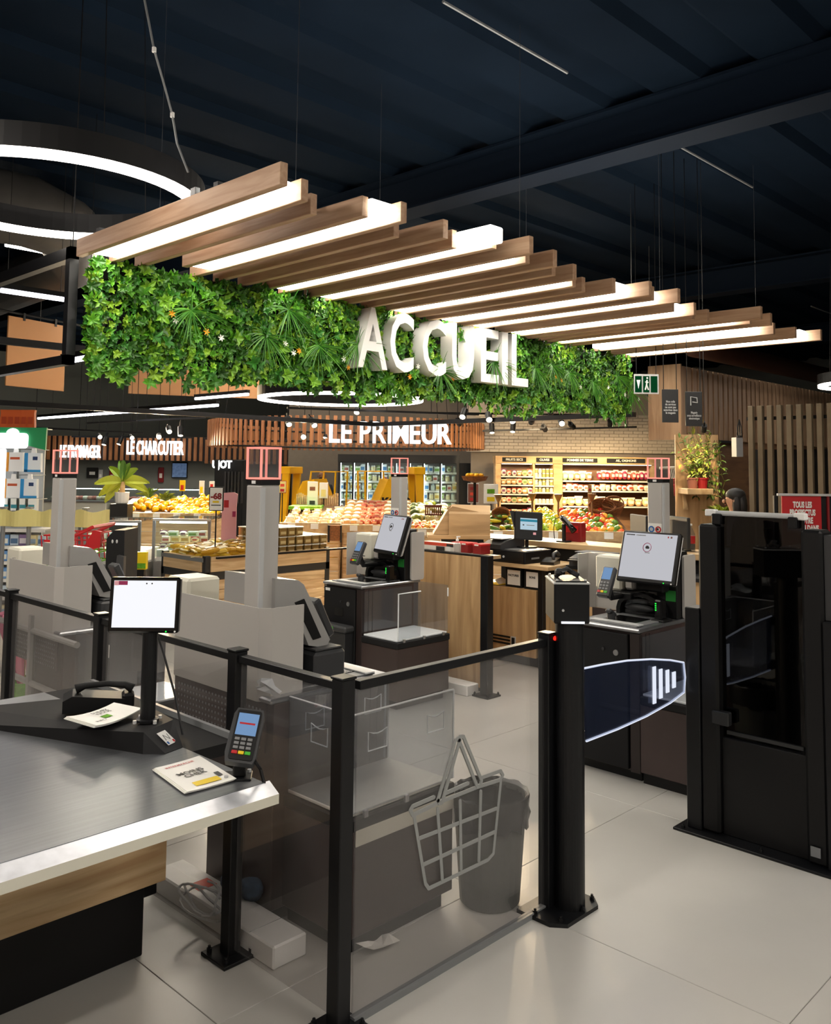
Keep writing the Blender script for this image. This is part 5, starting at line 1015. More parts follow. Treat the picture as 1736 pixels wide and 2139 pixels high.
for i in range(7):
    for j in range(6):
        for lv in range(2): o = place(R5.choice(YB), 'snack_bag', None, (5.02+i*.115+R5.uniform(-.02, .02), 7.76+j*.12, .70+lv*.05+.03*(i > 3)), (R5.uniform(-.2, .2), R5.uniform(-.2, .2), R5.uniform(-.6, .6))); tag(o, 'yellow snack bag piled on the wooden cart', 'bag', 'yellow bags on the cart')
TB = vcm('tub', lambda mb: mb.box(-.045, .045, -.045, .045, .0, .085, b=.006, col=col('#8a6f3c')).box(-.049, .049, -.049, .049, .085, .095, b=.003, col=col('#e6e4da')).box(-.035, .035, -.047, -.045, .02, .05, col=col('#c9b98a')), 'vc_wax')
for i in range(8):
    for j in range(4):
        for lv in range(3 if i < 5 else 2): o = place(TB, 'nut_tub', None, (5.66+i*.114, 7.74+j*.12, .69+lv*.1)); tag(o, 'clear tub of nuts stacked on the wooden cart', 'tub', 'nut tubs on the cart')
# price sign on a pole, plain pink standee, yellow card
FN = FRM(454, 9.0); X = FN.x; Z = FN.z
t = FN.thing('price_sign', 'framed white price sign reading -68 on a thin pole', 'sign', 0, 0, .70); k = FN.k; zc = Z(1042)-.70; B('frame', 'black', t, -15*k, 15*k, -.01, .01, zc-25*k, zc+25*k, b=.006); B('card', 'paper', t, -13*k, 13*k, -.013, -.01, zc-23*k, zc+23*k); place(text_mesh('-68', 17*k, .002, .004, 'red_dark'), 'price', t, (0, -.016, zc+5*k), (UP, 0, 0)); B('print', 'yellow', t, -7*k, 6*k, -.015, -.013, zc-8*k, zc-4*k); B('print', 'charcoal', t, -10*k, 10*k, -.015, -.013, zc-14*k, zc-12*k); MB().tube([(0, 0, 0), (0, 0, zc-25*k)], .008, 6).build('pole', 'black', t)
t = FRM(482, 9.6).thing('pink_standee', 'plain pink cardboard standee beside the price sign', 'standee'); k = 9.6/F; a = [pd(482, y, 9.6).z for y in (1028, 1060, 1112)]; MB().prism([(-18*k, 0), (16*k, 0), (14*k, a[1]), (16*k, a[0]-.02), (8*k, a[0]), (-16*k, a[0]-.01), (-16*k, a[1])], 0, .02, 'y').build('board', 'pink', t); B('print', 'red', t, -12*k, -2*k, -.002, 0, a[1], a[1]+.08); B('print', 'magenta', t, 6*k, 13*k, -.002, 0, a[1]-.1, a[1]-.04)
t = FRM(300, 7.2).thing('flower_box', 'small yellow printed flower box beside the cash machine', 'box', 0, 0, .72); k = 7.2/F; B('box', 'yellow', t, -12*k, 12*k, 0, .05, pd(300, 1188, 7.2).z-.72, pd(300, 1152, 7.2).z-.72, b=.003); B('print', 'turf', t, -11*k, 11*k, -.001, 0, pd(300, 1186, 7.2).z-.72, pd(300, 1175, 7.2).z-.72); B('stand', 'black', t, -8*k, 8*k, .0, .05, -.72, pd(300, 1188, 7.2).z-.72)
# ================================================================ middle displays
FM = FRM(720, 11.5); X = FM.x; Z = FM.z; k = FM.k
z0, z1 = Z(1100), Z(1062)
bench(FM, 'slanted wooden bench with pale bread bags beside the green turf', X(588), X(712), 0, 1.3, z0, z1)
BRD = [pack_bag('#e4cfa4', '#f3ead6', .15, .09, .10), pack_bag('#d3b07c', '#f0e2c0', .15, .09, .09)]
for j in range(4): row(FM, X(606), X(706), .12+j*.2, .03, BRD, 'bread_bag', 'pale bread bag laid on the slanted wooden bench', 'bag', 'bread bags on the slanted bench', .15, 1.5, (.8, 1.1), z0-.01+(z1-z0)*(.12+j*.2)/1.3)
t = FM.thing('turf_mat', 'bright green turf mat on the slanted wooden bench', 'mat', X(622), 1.02, z1-.06); B('mat', 'turf', t, -36*k, 36*k, -.22, .26, 0, .05, b=.004)
cr = FM.thing('picket_crate', 'low picket fence crate behind the green turf mat', 'crate', X(640), 1.33, z1-.02); B('back', 'wood_plank', cr, -48*k, 50*k, .02, .03, 0, .12)
for i in range(22): B('picket', 'wood_plank', cr, -48*k+i*4.5*k, -45*k+i*4.5*k, 0, .02, 0, .16+.02*math.sin(i))
z0, z1 = Z(1104), Z(1058)
bench(FM, 'slanted wooden bench with red wrapped packs next to the bread bench', X(716), X(866), .1, 1.5, z0, z1)
RED = [pack_bag('#9a3a26', '#e2b08c', .12, .08, .10), pack_bag('#b5502e', '#f0d8b4', .12, .08, .09)]
PAL = [pack_bag('#efe2c4', '#d9b07a', .15, .1, .11), pack_bag('#f2ead6', '#c8a06a', .14, .1, .10)]
for j in range(6): row(FM, X(752), X(800), .25+j*.2, .02, RED, 'red_pack', 'red brown wrapped pack in the slanted bench rows', 'pack', 'red packs on the slanted bench', .10, .4, (.9, 1.1), z0+(z1-z0)*(.15+j*.2)/1.4)
for j in range(6): row(FM, X(722), X(748), .25+j*.2, .02, PAL, 'pale_pack', 'pale wrapped pack beside the red packs', 'pack', 'pale packs on the slanted bench', .12, .4, (.9, 1.1), z0+(z1-z0)*(.15+j*.2)/1.4); row(FM, X(808), X(860), .25+j*.2, .02, PAL, 'pale_pack', 'pale wrapped pack beside the red packs', 'pack', 'pale packs on the slanted bench', .13, .4, (.9, 1.1), z0+(z1-z0)*(.15+j*.2)/1.4)
hg = FM.thing('hanging_bag_roll', 'brown leather strip hung over the corner of the wooden bench', 'strip', X(704), -.04, Z(1128)); B('strip', 'wicker', hg, -12*k, 10*k, -.03, .0, 0, Z(1096)-Z(1128), b=.006); B('edge', 'black', hg, -16*k, -12*k, -.03, 0, -.02, Z(1096)-Z(1128)); B('edge', 'black', hg, 10*k, 13*k, -.03, 0, -.02, Z(1096)-Z(1128))
FV = FRM(905, 10.2); X = FV.x; Z = FV.z; k = FV.k; z0, z1 = Z(1112), Z(1066)
bench(FV, 'vegetable bench behind the oak display box', X(856), X(1000), 0, 1.3, z0, z1)
VEG = [fruit('#e8e2c8', .06, .05), fruit('#7a8a34', .06, .05), fruit('#c9bf7a', .06, .055), fruit('#4a5a24', .06, .045)]
heap(FV, VEG, 60, 'cabbage', 'pale cabbage or squash heaped on the vegetable bench', 'vegetable', 'vegetables behind the display box', X(862), X(940), .5, 1.25, slope(z0, z1, 0, 1.3))
heap(FV, APP, 50, 'apple', 'apple heaped along the front of the vegetable bench', 'apple', 'apples on the vegetable bench', X(862), X(930), .08, .4, slope(z0, z1, 0, 1.3))
ck = FV.thing('brown_crate', 'dark brown slatted crate of leeks on the vegetable bench', 'crate', X(908), .55, Z(1082)); 
for i in range(8): B('slat', 'crate_brown', ck, -18*k+i*4.6*k, -15*k+i*4.6*k, -.015, 0, 0, .12)
B('rail', 'crate_brown', ck, -19*k, 19*k, -.02, .0, .10, .13); B('bed', 'crate_brown', ck, -19*k, 19*k, 0, .3, 0, .02)
# right hand vegetable bench in front of the oak shelf
FX = FRM(1170, 9.6); X = FX.x; Z = FX.z; k = FX.k; z0, z1 = Z(1118), Z(1078)
bench(FX, 'long wooden vegetable bench with tomatoes and peppers in front of the oak shelf', X(1012), X(1325), 0, 1.0, z0, z1)
sl_ = slope(z0, z1, 0, 1.0)
heap(FX, TOM, 170, 'tomato', 'tomato heaped on the vegetable bench', 'tomato', 'tomatoes on the vegetable bench', X(1198), X(1305), .06, .95, sl_, .05)
heap(FX, PEP, 60, 'pepper', 'yellow or green pepper heaped beside the tomatoes', 'pepper', 'peppers on the vegetable bench', X(1128), X(1180), .06, .95, sl_, .05)
CU = [vcm('courgette', lambda mb: mb.tube([(-.09, 0, 0), (-.03, .01, .012), (.04, 0, .012), (.09, -.01, 0)], .02, 7, col=col('#4f7a26'), rs=[.012, .021, .022, .012]), 'vc_wax', True), vcm('courgette', lambda mb: mb.tube([(-.09, 0, 0), (-.03, .01, .012), (.04, 0, .012), (.09, -.01, 0)], .02, 7, col=col('#d8c22e'), rs=[.012, .021, .022, .012]), 'vc_wax', True)]
heap(FX, CU, 60, 'courgette', 'green or yellow courgette piled at the end of the vegetable bench', 'courgette', 'courgettes on the vegetable bench', X(1020), X(1110), .06, .8, sl_, .05)
def basket(frm, label, px, py, y, w, h, tilt):
    t = frm.thing('wicker_basket', label, 'basket', frm.x(px), y, frm.z(py)); t.rotation_euler = (tilt, 0, frm.rz); mb = MB()
    for q in range(7): z = h*q/6; mb.tube([(w*(.75+.25*q/6)*math.cos(a*PI/10), w*.7*(.75+.25*q/6)*math.sin(a*PI/10), z) for a in range(20)], h/11, 5, closed=True)
    mb.build('weave', 'wicker', t); MB().cyl((0, 0, -.01), (0, 0, .01), w*.6, n=14).build('bottom', 'wicker', t); MB().tube([(w*math.cos(a*PI/8), 0, h+.12*math.sin(a*PI/8)) for a in range(9)], .008, 5).build('handle', 'wicker', t); return t
basket(FX, 'wicker basket lying tilted behind the tomatoes', 1290, 1082, .9, .16, .14, .7); basket(FX, 'second wicker basket with a gold lining beside the tilted one', 1318, 1080, .95, .13, .12, .5); basket(FX, 'round wicker basket at the courgette end', 1056, 1088, .6, .10, .08, .9)
for i, (px, py, lab) in enumerate(((1054, 1040, 'first heading'), (1130, 1037, 'second heading'), (1188, 1038, 'third heading'), (1263, 1036, 'fourth heading'))):
    t = FX.thing('price_stand', 'black funnel topped price pole in front of the %s' % lab, 'price pole', X(px), .7, z1-.05); MB().lathe([(.012, 0), (.012, Z(py+6)-z1), (.05, Z(py)-z1+.05), (.05, Z(py-2)-z1+.05)], 10).build('pole', 'wood_dark', t)
FS2 = FRM(1232, 13.5); t = FS2.thing('price_tag_pole', 'narrow hanging price strip in front of the oak shelf', 'price tag', 0, 0, FS2.z(1050)); B('strip', 'wood_shelf', t, -.03, .03, 0, .01, 0, FS2.z(1012)-FS2.z(1050), b=.003); MB().ell((0, -.01, .2), .02, .005, .02).build('mark', 'red', t); MB().tube([(0, 0, 0), (0, 0, -FS2.z(1050))], .006, 5).build('pole', 'black', t)
# posters on stands
def poster(label, px0, px1, py0, py1, d, mats, words=None, name='poster_stand', stand=True):
    f = FRM((px0+px1)/2, d); z0, z1 = f.z(py1), f.z(py0); w_ = (px1-px0)*f.k/2; t = f.thing(name, label, 'poster', 0, 0, 0); B('frame', mats[0], t, -w_, w_, 0, .02, z0, z1, b=.004); B('sheet', mats[1], t, -w_*.9, w_*.9, -.003, 0, z0+.05*(z1-z0), z1-.05*(z1-z0))
    for i, m_ in enumerate(mats[2:]): hh = (z1-z0)*.8/len(mats[2:]); B('print', m_, t, -w_*.55, w_*.5, -.006, -.003, z0+.12*(z1-z0)+i*hh, z0+.12*(z1-z0)+i*hh+hh*.55)
    if stand: MB().tube([(0, .01, 0), (0, .01, z0)], .009, 6).cyl((0, .01, 0), (0, .01, .02), .14, n=14).build('pole', 'black', t)
    return t
poster('brown poster with red fruit pictures beside the fridge', 977, 1001, 1009, 1051, 13.2, ('light_grey', 'pot_brown', 'red', 'orange_red', 'red_dark')); poster('white poster with a green print by the oak shelf end', 1011, 1041, 1011, 1052, 13.0, ('white', 'paper', 'yellow', 'turf'))
poster('white poster with dark drop shapes beside the left forklift', 643, 665, 1006, 1060, 12.6, ('white', 'paper', 'charcoal', 'paper', 'pot_brown')); poster('plain pale green poster next to the drop poster', 668, 686, 1008, 1041, 12.8, ('white', 'paper', 'yellow_band')); poster('small yellow and red price poster on the citrus side', 376, 388, 1003, 1026, 14.5, ('yellow', 'yellow', 'red')); poster('tall white price poster beside the small yellow one', 417, 428, 1004, 1033, 14.3, ('white', 'paper', 'yellow')); poster('red and yellow offer poster beside the lamp tower', 583, 599, 1004, 1030, 13.8, ('red', 'yellow_band', 'red', 'orange_red'))
poster('tiny red price card behind the price sign', 438, 449, 1005, 1019, 14.4, ('white', 'paper', 'red'))
t = FRM(992, 12.4).thing('fruit_scale', 'hanging orange fruit bowl in front of the dark fridge end', 'bowl', 0, 0, FRM(992, 12.4).z(1008)); MB().lathe([(.02, 0), (.16, .03), (.19, .09), (.18, .09), (.15, .04)], 18).build('bowl', 'wicker', t); kk = FRM(992, 12.4)
MB().tube([(0, 0, 0), (0, 0, -kk.z(1008))], .02, 8).build('post', 'black', t)
for i in range(16): o = place(ORG[0], 'orange', None, t.location+Vector((R5.uniform(-.11, .11), R5.uniform(-.11, .11), .10)), None, (.8,)*3); tag(o, 'orange lying in the hanging fruit bowl', 'orange', 'oranges in the bowl')
# ---- yellow stackers
def stacker(label, px, d, flip, letters):
    f = FRM(px, d); t = f.thing('pallet_stacker', label, 'forklift', 0, 0, 0); s_ = flip; zt = f.z(975); t.rotation_euler = (0, 0, f.rz+.25*s_)
    MB().prism([(-.45, .1), (.30, .1), (.34, .5), (.25, .95), (.05, f.z(1005)), (-.15, f.z(1000)), (-.42, .8)], -.3, .3, 'y', T=Matrix.Diagonal((s_, 1, 1, 1))).build('body', 'fork_yellow', t)
    for y in (-.25, .22): MB().prism([(.38, .05), (.48, .05), (.42, zt), (.30, zt)], y, y+.07, 'y', T=Matrix.Diagonal((s_, 1, 1, 1))).build('mast', 'fork_yellow', t)
    B('mast_head', 'fork_yellow', t, s_*.28, s_*.46, -.26, .30, zt-.12, zt, b=.01); B('chain', 'black', t, s_*.36, s_*.40, -.02, .02, .2, zt-.1)
    zz = f.z(985); MB().tube([(s_*-.5, -.3, .9), (s_*-.52, -.3, zz), (s_*-.1, -.3, zz), (s_*-.05, -.3, .9)], .018, 6).build('guard_bar', 'fork_yellow', t); MB().tube([(s_*-.5, .3, .9), (s_*-.52, .3, zz), (s_*-.1, .3, zz), (s_*-.05, .3, .9)], .018, 6).build('guard_bar', 'fork_yellow', t)
    for x in (-.35, .3): MB().cyl((s_*x, -.32, .1), (s_*x, .32, .1), .1, n=16).build('wheel', 'rubber', t)
    for y in (-.2, .14): B('fork', 'dark_grey', t, s_*.45, s_*1.3, y, y+.1, .04, .09)
    if letters: place(text_mesh(letters, .17, .004, .008, 'black'), 'lettering', t, (-.02, -.306, f.z(1047)), (UP, 0, 0))
    return t
stacker('yellow pallet stacker parked behind the bread bench', 652, 14.6, -1, None); stacker('yellow pallet stacker with black lettering in front of the fridge', 822, 14.0, 1, 'KC  O')

# ---- people: one skinned body each
def person(label, loc, rz, H, skin, cloth, hair, hair_long=False, legs='cloth_dark'):
    s = H/1.75; t = thing('person', label, 'person', loc, rz)
    P = [(0, 0, .95), (0, 0, 1.15), (0, 0, 1.38), (0, -.01, 1.48), (0, -.015, 1.56), (0, -.03, 1.63), (0, -.02, 1.72),
         (-.18, 0, 1.42), (-.24, 0, 1.15), (-.22, -.10, .93), (-.21, -.14, .85), (.18, 0, 1.42), (.24, 0, 1.15), (.22, -.10, .93), (.21, -.14, .85),
         (-.09, 0, .90), (-.10, -.01, .50), (-.10, .02, .09), (-.10, -.13, .04), (.09, 0, .90), (.10, -.01, .50), (.10, .02, .09), (.10, -.13, .04)]
    E_ = [(0, 1), (1, 2), (2, 3), (3, 4), (4, 5), (5, 6), (2, 7), (7, 8), (8, 9), (9, 10), (2, 11), (11, 12), (12, 13), (13, 14), (0, 15), (15, 16), (16, 17), (17, 18), (0, 19), (19, 20), (20, 21), (21, 22)]
    Rd = [(.15, .11), (.14, .105), (.17, .11), (.06, .06), (.055, .06), (.078, .098), (.068, .085), (.062, .06), (.045, .045), (.035, .035), (.03, .02), (.062, .06), (.045, .045), (.035, .035), (.03, .02), (.085, .09), (.06, .065), (.042, .048), (.04, .03), (.085, .09), (.06, .065), (.042, .048), (.04, .03)]
    me = bpy.data.meshes.new('body'); me.from_pydata([tuple(c*s for c in p) for p in P], E_, []); o = place(me, 'body', t); 
    mo = o.modifiers.new('skin', 'SKIN'); sv = me.skin_vertices[0].data
    for i, r_ in enumerate(Rd): sv[i].radius = (r_[0]*s, r_[1]*s)
    sv[0].use_root = True; sb = o.modifiers.new('sub', 'SUBSURF'); sb.levels = 2; sb.render_levels = 2
    # skin above the collar and below the sleeves, cloth between, trousers below the belt
    m, n, l, b = newmat('dressed_'+cloth); tc = n.new('ShaderNodeTexCoord'); sx_ = n.new('ShaderNodeSeparateXYZ'); l.new(tc.outputs['Object'], sx_.inputs[0])
    r = n.new('ShaderNodeValToRGB'); r.color_ramp.interpolation = 'CONSTANT'; e = r.color_ramp.elements; mp = n.new('ShaderNodeMath'); mp.operation = 'DIVIDE'; mp.inputs[1].default_value = 2*s; l.new(sx_.outputs['Z'], mp.inputs[0]); l.new(mp.outputs[0], r.inputs[0])
    g_ = lambda k_: MT[k_].node_tree.nodes['Principled BSDF'].inputs['Base Color'].default_value
    e[0].position = 0; e[0].color = g_('black'); e[1].position = .04; e[1].color = g_(legs); q = e.new(.475); q.color = g_(cloth); q = e.new(.745); q.color = g_(skin); l.new(r.outputs[0], b.inputs['Base Color']); b.inputs['Roughness'].default_value = .8; me.materials.append(m)
    for sd in (-1, 1):
        MB().ell((sd*.031*s, -.112*s, 1.645*s), .011*s, .006*s, .007*s).build('eye', 'black_gloss', t); MB().ell((sd*.082*s, -.02*s, 1.63*s), .012*s, .02*s, .03*s).build('ear', skin, t, True)
        for f_ in range(4): MB().tube([(sd*.21*s+(f_-1.5)*.016*s, -.15*s, .85*s), (sd*.21*s+(f_-1.5)*.017*s, -.165*s, .80*s), (sd*.21*s+(f_-1.5)*.015*s, -.155*s, (.765+.006*abs(f_-1.5))*s)], .008*s, 6).build('finger', skin, t, True)
        MB().tube([(sd*.185*s, -.15*s, .86*s), (sd*.165*s, -.175*s, .825*s), (sd*.17*s, -.18*s, .795*s)], .009*s, 6).build('thumb', skin, t, True)
    MB().ell((0, -.128*s, 1.625*s), .012*s, .016*s, .022*s).build('nose', skin, t, True); MB().ell((0, -.112*s, 1.588*s), .024*s, .006*s, .006*s).build('mouth', 'red_dark', t, True)
    if hair:
        mb = MB(); mb.ell((0, .0, 1.69*s), .092*s, .108*s, .085*s, 14, 9)
        if hair_long: mb.ell((0, .05*s, 1.58*s), .10*s, .075*s, .16*s, 12, 8); mb.ell((-.07*s, .0, 1.58*s), .035*s, .05*s, .13*s, 8, 6); mb.ell((.07*s, .0, 1.58*s), .035*s, .05*s, .13*s, 8, 6)
        mb.build('hair', hair, t, True)
    else: MB().ell((0, -.075*s, 1.575*s), .062*s, .05*s, .042*s, 10, 6).build('beard', 'hair', t, True)
    return t
fm_ = FRM(673, 16.2); person('bald bearded man in a dark T-shirt behind the left stacker', fm_.o, fm_.rz, fm_.z(985)+.02, 'skin_dark', 'cloth_dark', None)
fw_ = FRM(1536, 8.2); person('person with black hair behind the dark security cabinet', fw_.o, fw_.rz-1.75, 1.47, 'skin', 'cloth_dark', 'hair', True)

# ---- track lights over the produce
rail('black lighting track along the slatted counter header', pd(150, 912, 18), pd(400, 914, 18)); rail('black lighting track in front of the brick wall', pd(1008, 900, 15), pd(1330, 892, 15)); rail('black lighting track above the brick band', pd(870, 862, 13), pd(1320, 868, 15)); rail('black lighting track left of the slatted ring', pd(180, 884, 15), pd(430, 872, 15)); rail('black lighting track across the slatted ring', pd(600, 852, 12), pd(1000, 866, 13)); rail('black lighting track over the citrus', pd(60, 893, 14), pd(300, 905, 14))
T_ = lambda px, py, d: pd(px, py, d)
for px, py, d, aim, pw in ((209, 913, 17, T_(300, 1050, 13.2), 900), (276, 915, 17, T_(400, 1060, 13.2), 900), (217, 929, 17, None, 0), (248, 928, 17, None, 0), (354, 902, 15, T_(390, 1060, 13), 700), (377, 910, 15, None, 0), (332, 913, 15, T_(330, 1100, 10), 500), (604, 887, 13, T_(640, 1090, 11.5), 500), (657, 889, 13, T_(760, 1085, 11.6), 500), (745, 862, 13, T_(680, 1085, 11.6), 500), (634, 913, 14, T_(560, 1130, 9.5), 300), (680, 915, 14, None, 0)):
    spot(px, py, d, aim, pw)
for px, py, d, aim, pw in ((966, 871, 12, T_(900, 1080, 10.5), 450), (1022, 877, 12, T_(1060, 1100, 10), 400), (1071, 880, 12, T_(1150, 1098, 10), 450), (1110, 882, 13, T_(1080, 1010, 17.4), 260), (1174, 885, 13, T_(1250, 1095, 10), 500), (1028, 904, 15, None, 0), (1071, 902, 15, None, 0), (1139, 898, 15, T_(1200, 1010, 17.4), 300), (1198, 893, 15, T_(1300, 1010, 17.4), 300), (1274, 888, 15, T_(1270, 1040, 17.4), 260), (1355, 826, 12, T_(1250, 900, 19), 60), (1150, 868, 14, T_(1130, 1040, 17.4), 260), (960, 885, 13, T_(985, 925, 14), 120)):
    spot(px, py, d, aim, pw)
for k_, (px, d) in enumerate(((300, 15), (560, 12), (800, 13), (1100, 12), (560, 18), (850, 17.5), (250, 19.5), (120, 11), (420, 10.5))):  # unseen lamps added to brighten the produce hall
    p = FRM(px, d).o; linear_lamp('added white linear lamp out of view high over the produce benches', (p.x-.75, p.y, 4.3), (p.x+.75, p.y, 4.3), w=.07, group='added lamps over the produce benches', mat='hall_fill')
# ================================================================ left: shelves and hanging packs
FL = FRM(60, 7.4); X = FL.x; Z = FL.z; k = FL.k
gd = FL.thing('shelf_gondola', 'tall shop shelf of hanging packs under a green header', 'shelf', X(10), 0, 0)
ox = X(10)
def gx(px): return X(px)-ox
for px in (-40, 4): B('post', 'mid_grey', gd, gx(px)-.015, gx(px)+.015, .25, .29, 0, Z(895))
B('back_panel', 'light_grey', gd, gx(-60), gx(62), .29, .31, .3, Z(895)); B('top_shelf', 'light_grey', gd, gx(-60), gx(76), 0, .3, Z(895), Z(893))
gh = MB().prism([(gx(-60), Z(893)), (gx(97), Z(893)), (gx(96), Z(940)), (gx(60), Z(931)), (gx(-60), Z(931))], -.03, -.005, 'y').build('green_header', 'green', gd)
MB().prism(rrect(gx(-30), gx(60), Z(937), Z(905), .03), -.05, -.03, 'y').ell((gx(28), -.04, Z(906)), 14*k, .012, 11*k, 14, 8).build('white_cloud_logo', 'sign_light', gh)
for y in (1105, 1140, 1172, 1208, 1245, 1285): B('shelf_board', 'light_grey', gd, gx(-60), gx(100), .0, .3, Z(y+3), Z(y)); B('price_rail', 'white', gd, gx(-60), gx(100), -.01, .0, Z(y+6), Z(y-1))
for i, px in enumerate((8, 22, 36, 50, 64)):
    o = FL.put(vcm('pouch', lambda mb: mb.prism([(-.035, 0), (.035, 0), (.03, .12), (.034, .15), (-.034, .15), (-.03, .12)], -.02, .02, 'y', col=col('#d9622a')).box(-.02, .02, -.022, -.02, .03, .09, col=col('#b8451c'))), 'orange_pouch', 'orange pouch standing on top of the green header', 'pouch', 'orange pouches on the header', X(px-8), .05, Z(893)+.002)
HP = {'w': vcm('hung', lambda mb: mb.prism([(-.07, 0), (.07, 0), (.065, .16), (-.065, .16)], -.02, .02, 'y', col=col('#eef0f2')).box(-.07, -.05, -.022, -.02, 0, .16, col=col('#d08a2a')).box(-.04, .04, -.022, -.02, .10, .12, col=col('#c05a3a')).prism([(-.02, .16), (.02, .16), (.015, .20), (-.015, .20)], -.01, .01, 'y', col=col('#f2f3f4'))), 'b': vcm('hung', lambda mb: mb.prism([(-.07, 0), (.07, 0), (.065, .16), (-.065, .16)], -.02, .02, 'y', col=col('#e6eef6')).box(-.07, -.04, -.022, -.02, 0, .16, col=col('#2f8fd0')).box(-.07, .07, -.022, -.02, 0, .02, col=col('#2f8fd0')).box(0, .04, -.022, -.02, .1, .13, col=col('#28406c')).prism([(-.02, .16), (.02, .16), (.015, .20), (-.015, .20)], -.01, .01, 'y', col=col('#f2f3f4'))), 'n': vcm('hung', lambda mb: mb.prism([(-.05, 0), (.05, 0), (.048, .10), (-.048, .10)], -.02, .02, 'y', col=col('#eef2f0')).box(-.02, .03, -.022, -.02, .02, .05, col=col('#3a8a9a')))}
for px, py, kd, lab in ((35, 985, 'w', 'orange edged white pack hanging above its twin'), (72, 986, 'b', 'blue edged white pack hanging above its twin'), (32, 1040, 'w', 'orange edged white pack hanging on the lower row'), (66, 1040, 'b', 'blue edged white pack hanging on the lower row')):
    o = FL.put(HP[kd], 'hanging_pack', lab, 'pack', None, X(px), -.02, Z(py)); MB().tube([(0, 0, .19), (0, .30, .19)], .004, 5).build('hook', 'mid_grey', o)
for px in (18, 36, 54, 72): o = FL.put(HP['n'], 'hanging_sachet', 'small white sachet hanging above the yellow band', 'sachet', 'white sachets above the yellow band', X(px), -.02, Z(1066)); MB().tube([(0, 0, .09), (0, .30, .09)], .004, 5).build('hook', 'mid_grey', o)
p = FL.thing('white_panel', 'tall white panel at the end of the hanging packs', 'panel', X(2), -.06, Z(1062)); B('panel', 'sign_light', p, -.12, .06, 0, .03, 0, Z(938)-Z(1062), b=.01)
DT = [pack_box('#8f7aa8', '#e8e4ee', .075, .06, .10), pack_box('#3f8fd0', '#eaf2f8', .075, .06, .11), pack_box('#6fa0d8', '#f2f2ea', .07, .06, .09), pack_box('#e8dcae', '#9ab0c8', .07, .06, .09), pack_box('#c9d8e6', '#5a7aa0', .07, .06, .09)]
for y in (1140, 1172, 1208, 1245, 1285): row(FL, X(-6), X(98), .06, .01, DT, 'detergent_box', 'small household box on the shelves under the yellow band', 'box', 'household boxes under the yellow band', .078, .05, (.95, 1.05), Z(y)+.002)
yb = FRM(115, 6.9); t = yb.thing('yellow_barrier', 'pale yellow wavy band fixed on grey posts', 'barrier'); kk = yb.k
mb = MB(); n = 30; vs = []
for i in range(n+1):
    px = -10+240*i/n; xx = yb.x(px); yy = .03*math.sin(i*.7); vs += [(xx, yy, yb.z(1100)), (xx, yy, yb.z(1066)+.012*math.sin(i*.9)), (xx, yy+.006, yb.z(1066)+.012*math.sin(i*.9)), (xx, yy+.006, yb.z(1100))]
mb.add(vs, [(4*i+j, 4*i+4+j, 4*i+4+(j+1) % 4, 4*i+(j+1) % 4) for i in range(n) for j in range(4)]); mb.build('band', 'yellow_band', t)
for px in (6, 60, 121, 178): MB().tube([(yb.x(px), .05, 0), (yb.x(px), .05, yb.z(1062))], .018, 8).build('post', 'mid_grey', t)
for px in (6, 60, 121, 178): B('cap', 'mid_grey', t, yb.x(px)-.02, yb.x(px)+.02, .02, .08, yb.z(1064), yb.z(1060))
# red trolley
tr = FRM(145, 6.3); t = tr.thing('shopping_trolley', 'red and green shopping trolley behind the left lamp tower', 'trolley'); kk = tr.k; a0, a1 = tr.x(98), tr.x(192); zt_, zb_ = tr.z(1118), tr.z(1178)
for i in range(9): MB().tube([(a0+(a1-a0)*i/8, 0, zb_), (a0+(a1-a0)*i/8-.02, 0, zt_)], .005, 5).build('wire', 'red', t); MB().tube([(a0+(a1-a0)*i/8, .45, zb_), (a0+(a1-a0)*i/8-.02, .45, zt_)], .005, 5).build('wire', 'red', t)
for q in range(4): z = zb_+(zt_-zb_)*q/3; MB().tube([(a0, 0, z), (a1, 0, z), (a1, .45, z), (a0, .45, z)], .006, 5, closed=True).build('hoop', 'red' if q > 1 else 'turf', t)
B('panel', 'red', t, a0, a0+.16, -.012, 0, zb_+.08, zt_-.03, b=.005); MB().tube([(a1-.1, 0, zt_), (a1+.02, 0, zt_+.06), (a1+.02, .45, zt_+.06), (a1-.1, .45, zt_)], .014, 8).build('handle', 'red', t); MB().prism([(a1-.06, zt_-.12), (a1+.08, zt_-.08), (a1+.08, zt_+.03), (a1+.03, zt_+.04)], 0, .04, 'y').build('seat_flap', 'red', t)
for x in (a0+.05, a1-.05):
    for y in (.05, .40): MB().cyl((x, y-.012, .05), (x, y+.012, .05), .05, n=12).build('wheel', 'rubber', t); MB().tube([(x, y, .05), (x, y, zb_)], .01, 6).build('leg', 'mid_grey', t)
# black coin machine
cm = FRM(247, 6.2); t = cm.thing('cash_machine', 'black angular upright machine beside the lamp tower on the left', 'machine'); kk = cm.k; b0 = cm.z(1107); MB().prism([(-19*kk, 0), (19*kk, 0), (19*kk, b0-.2), (18*kk, b0-.0), (-4*kk, b0), (-19*kk, b0-.06)], 0, .30, 'y').build('body', 'black_soft', t)
for dx in (-6, 3): MB().ell((dx*kk, -.004, cm.z(1130)), 2.2*kk, .006, 4*kk).build('lock', 'light_grey', t)
MB().prism([(7*kk, cm.z(1195)), (24*kk, cm.z(1200)), (24*kk, cm.z(1160)), (10*kk, cm.z(1157))], -.06, -.01, 'y').build('side_box', 'charcoal', t)
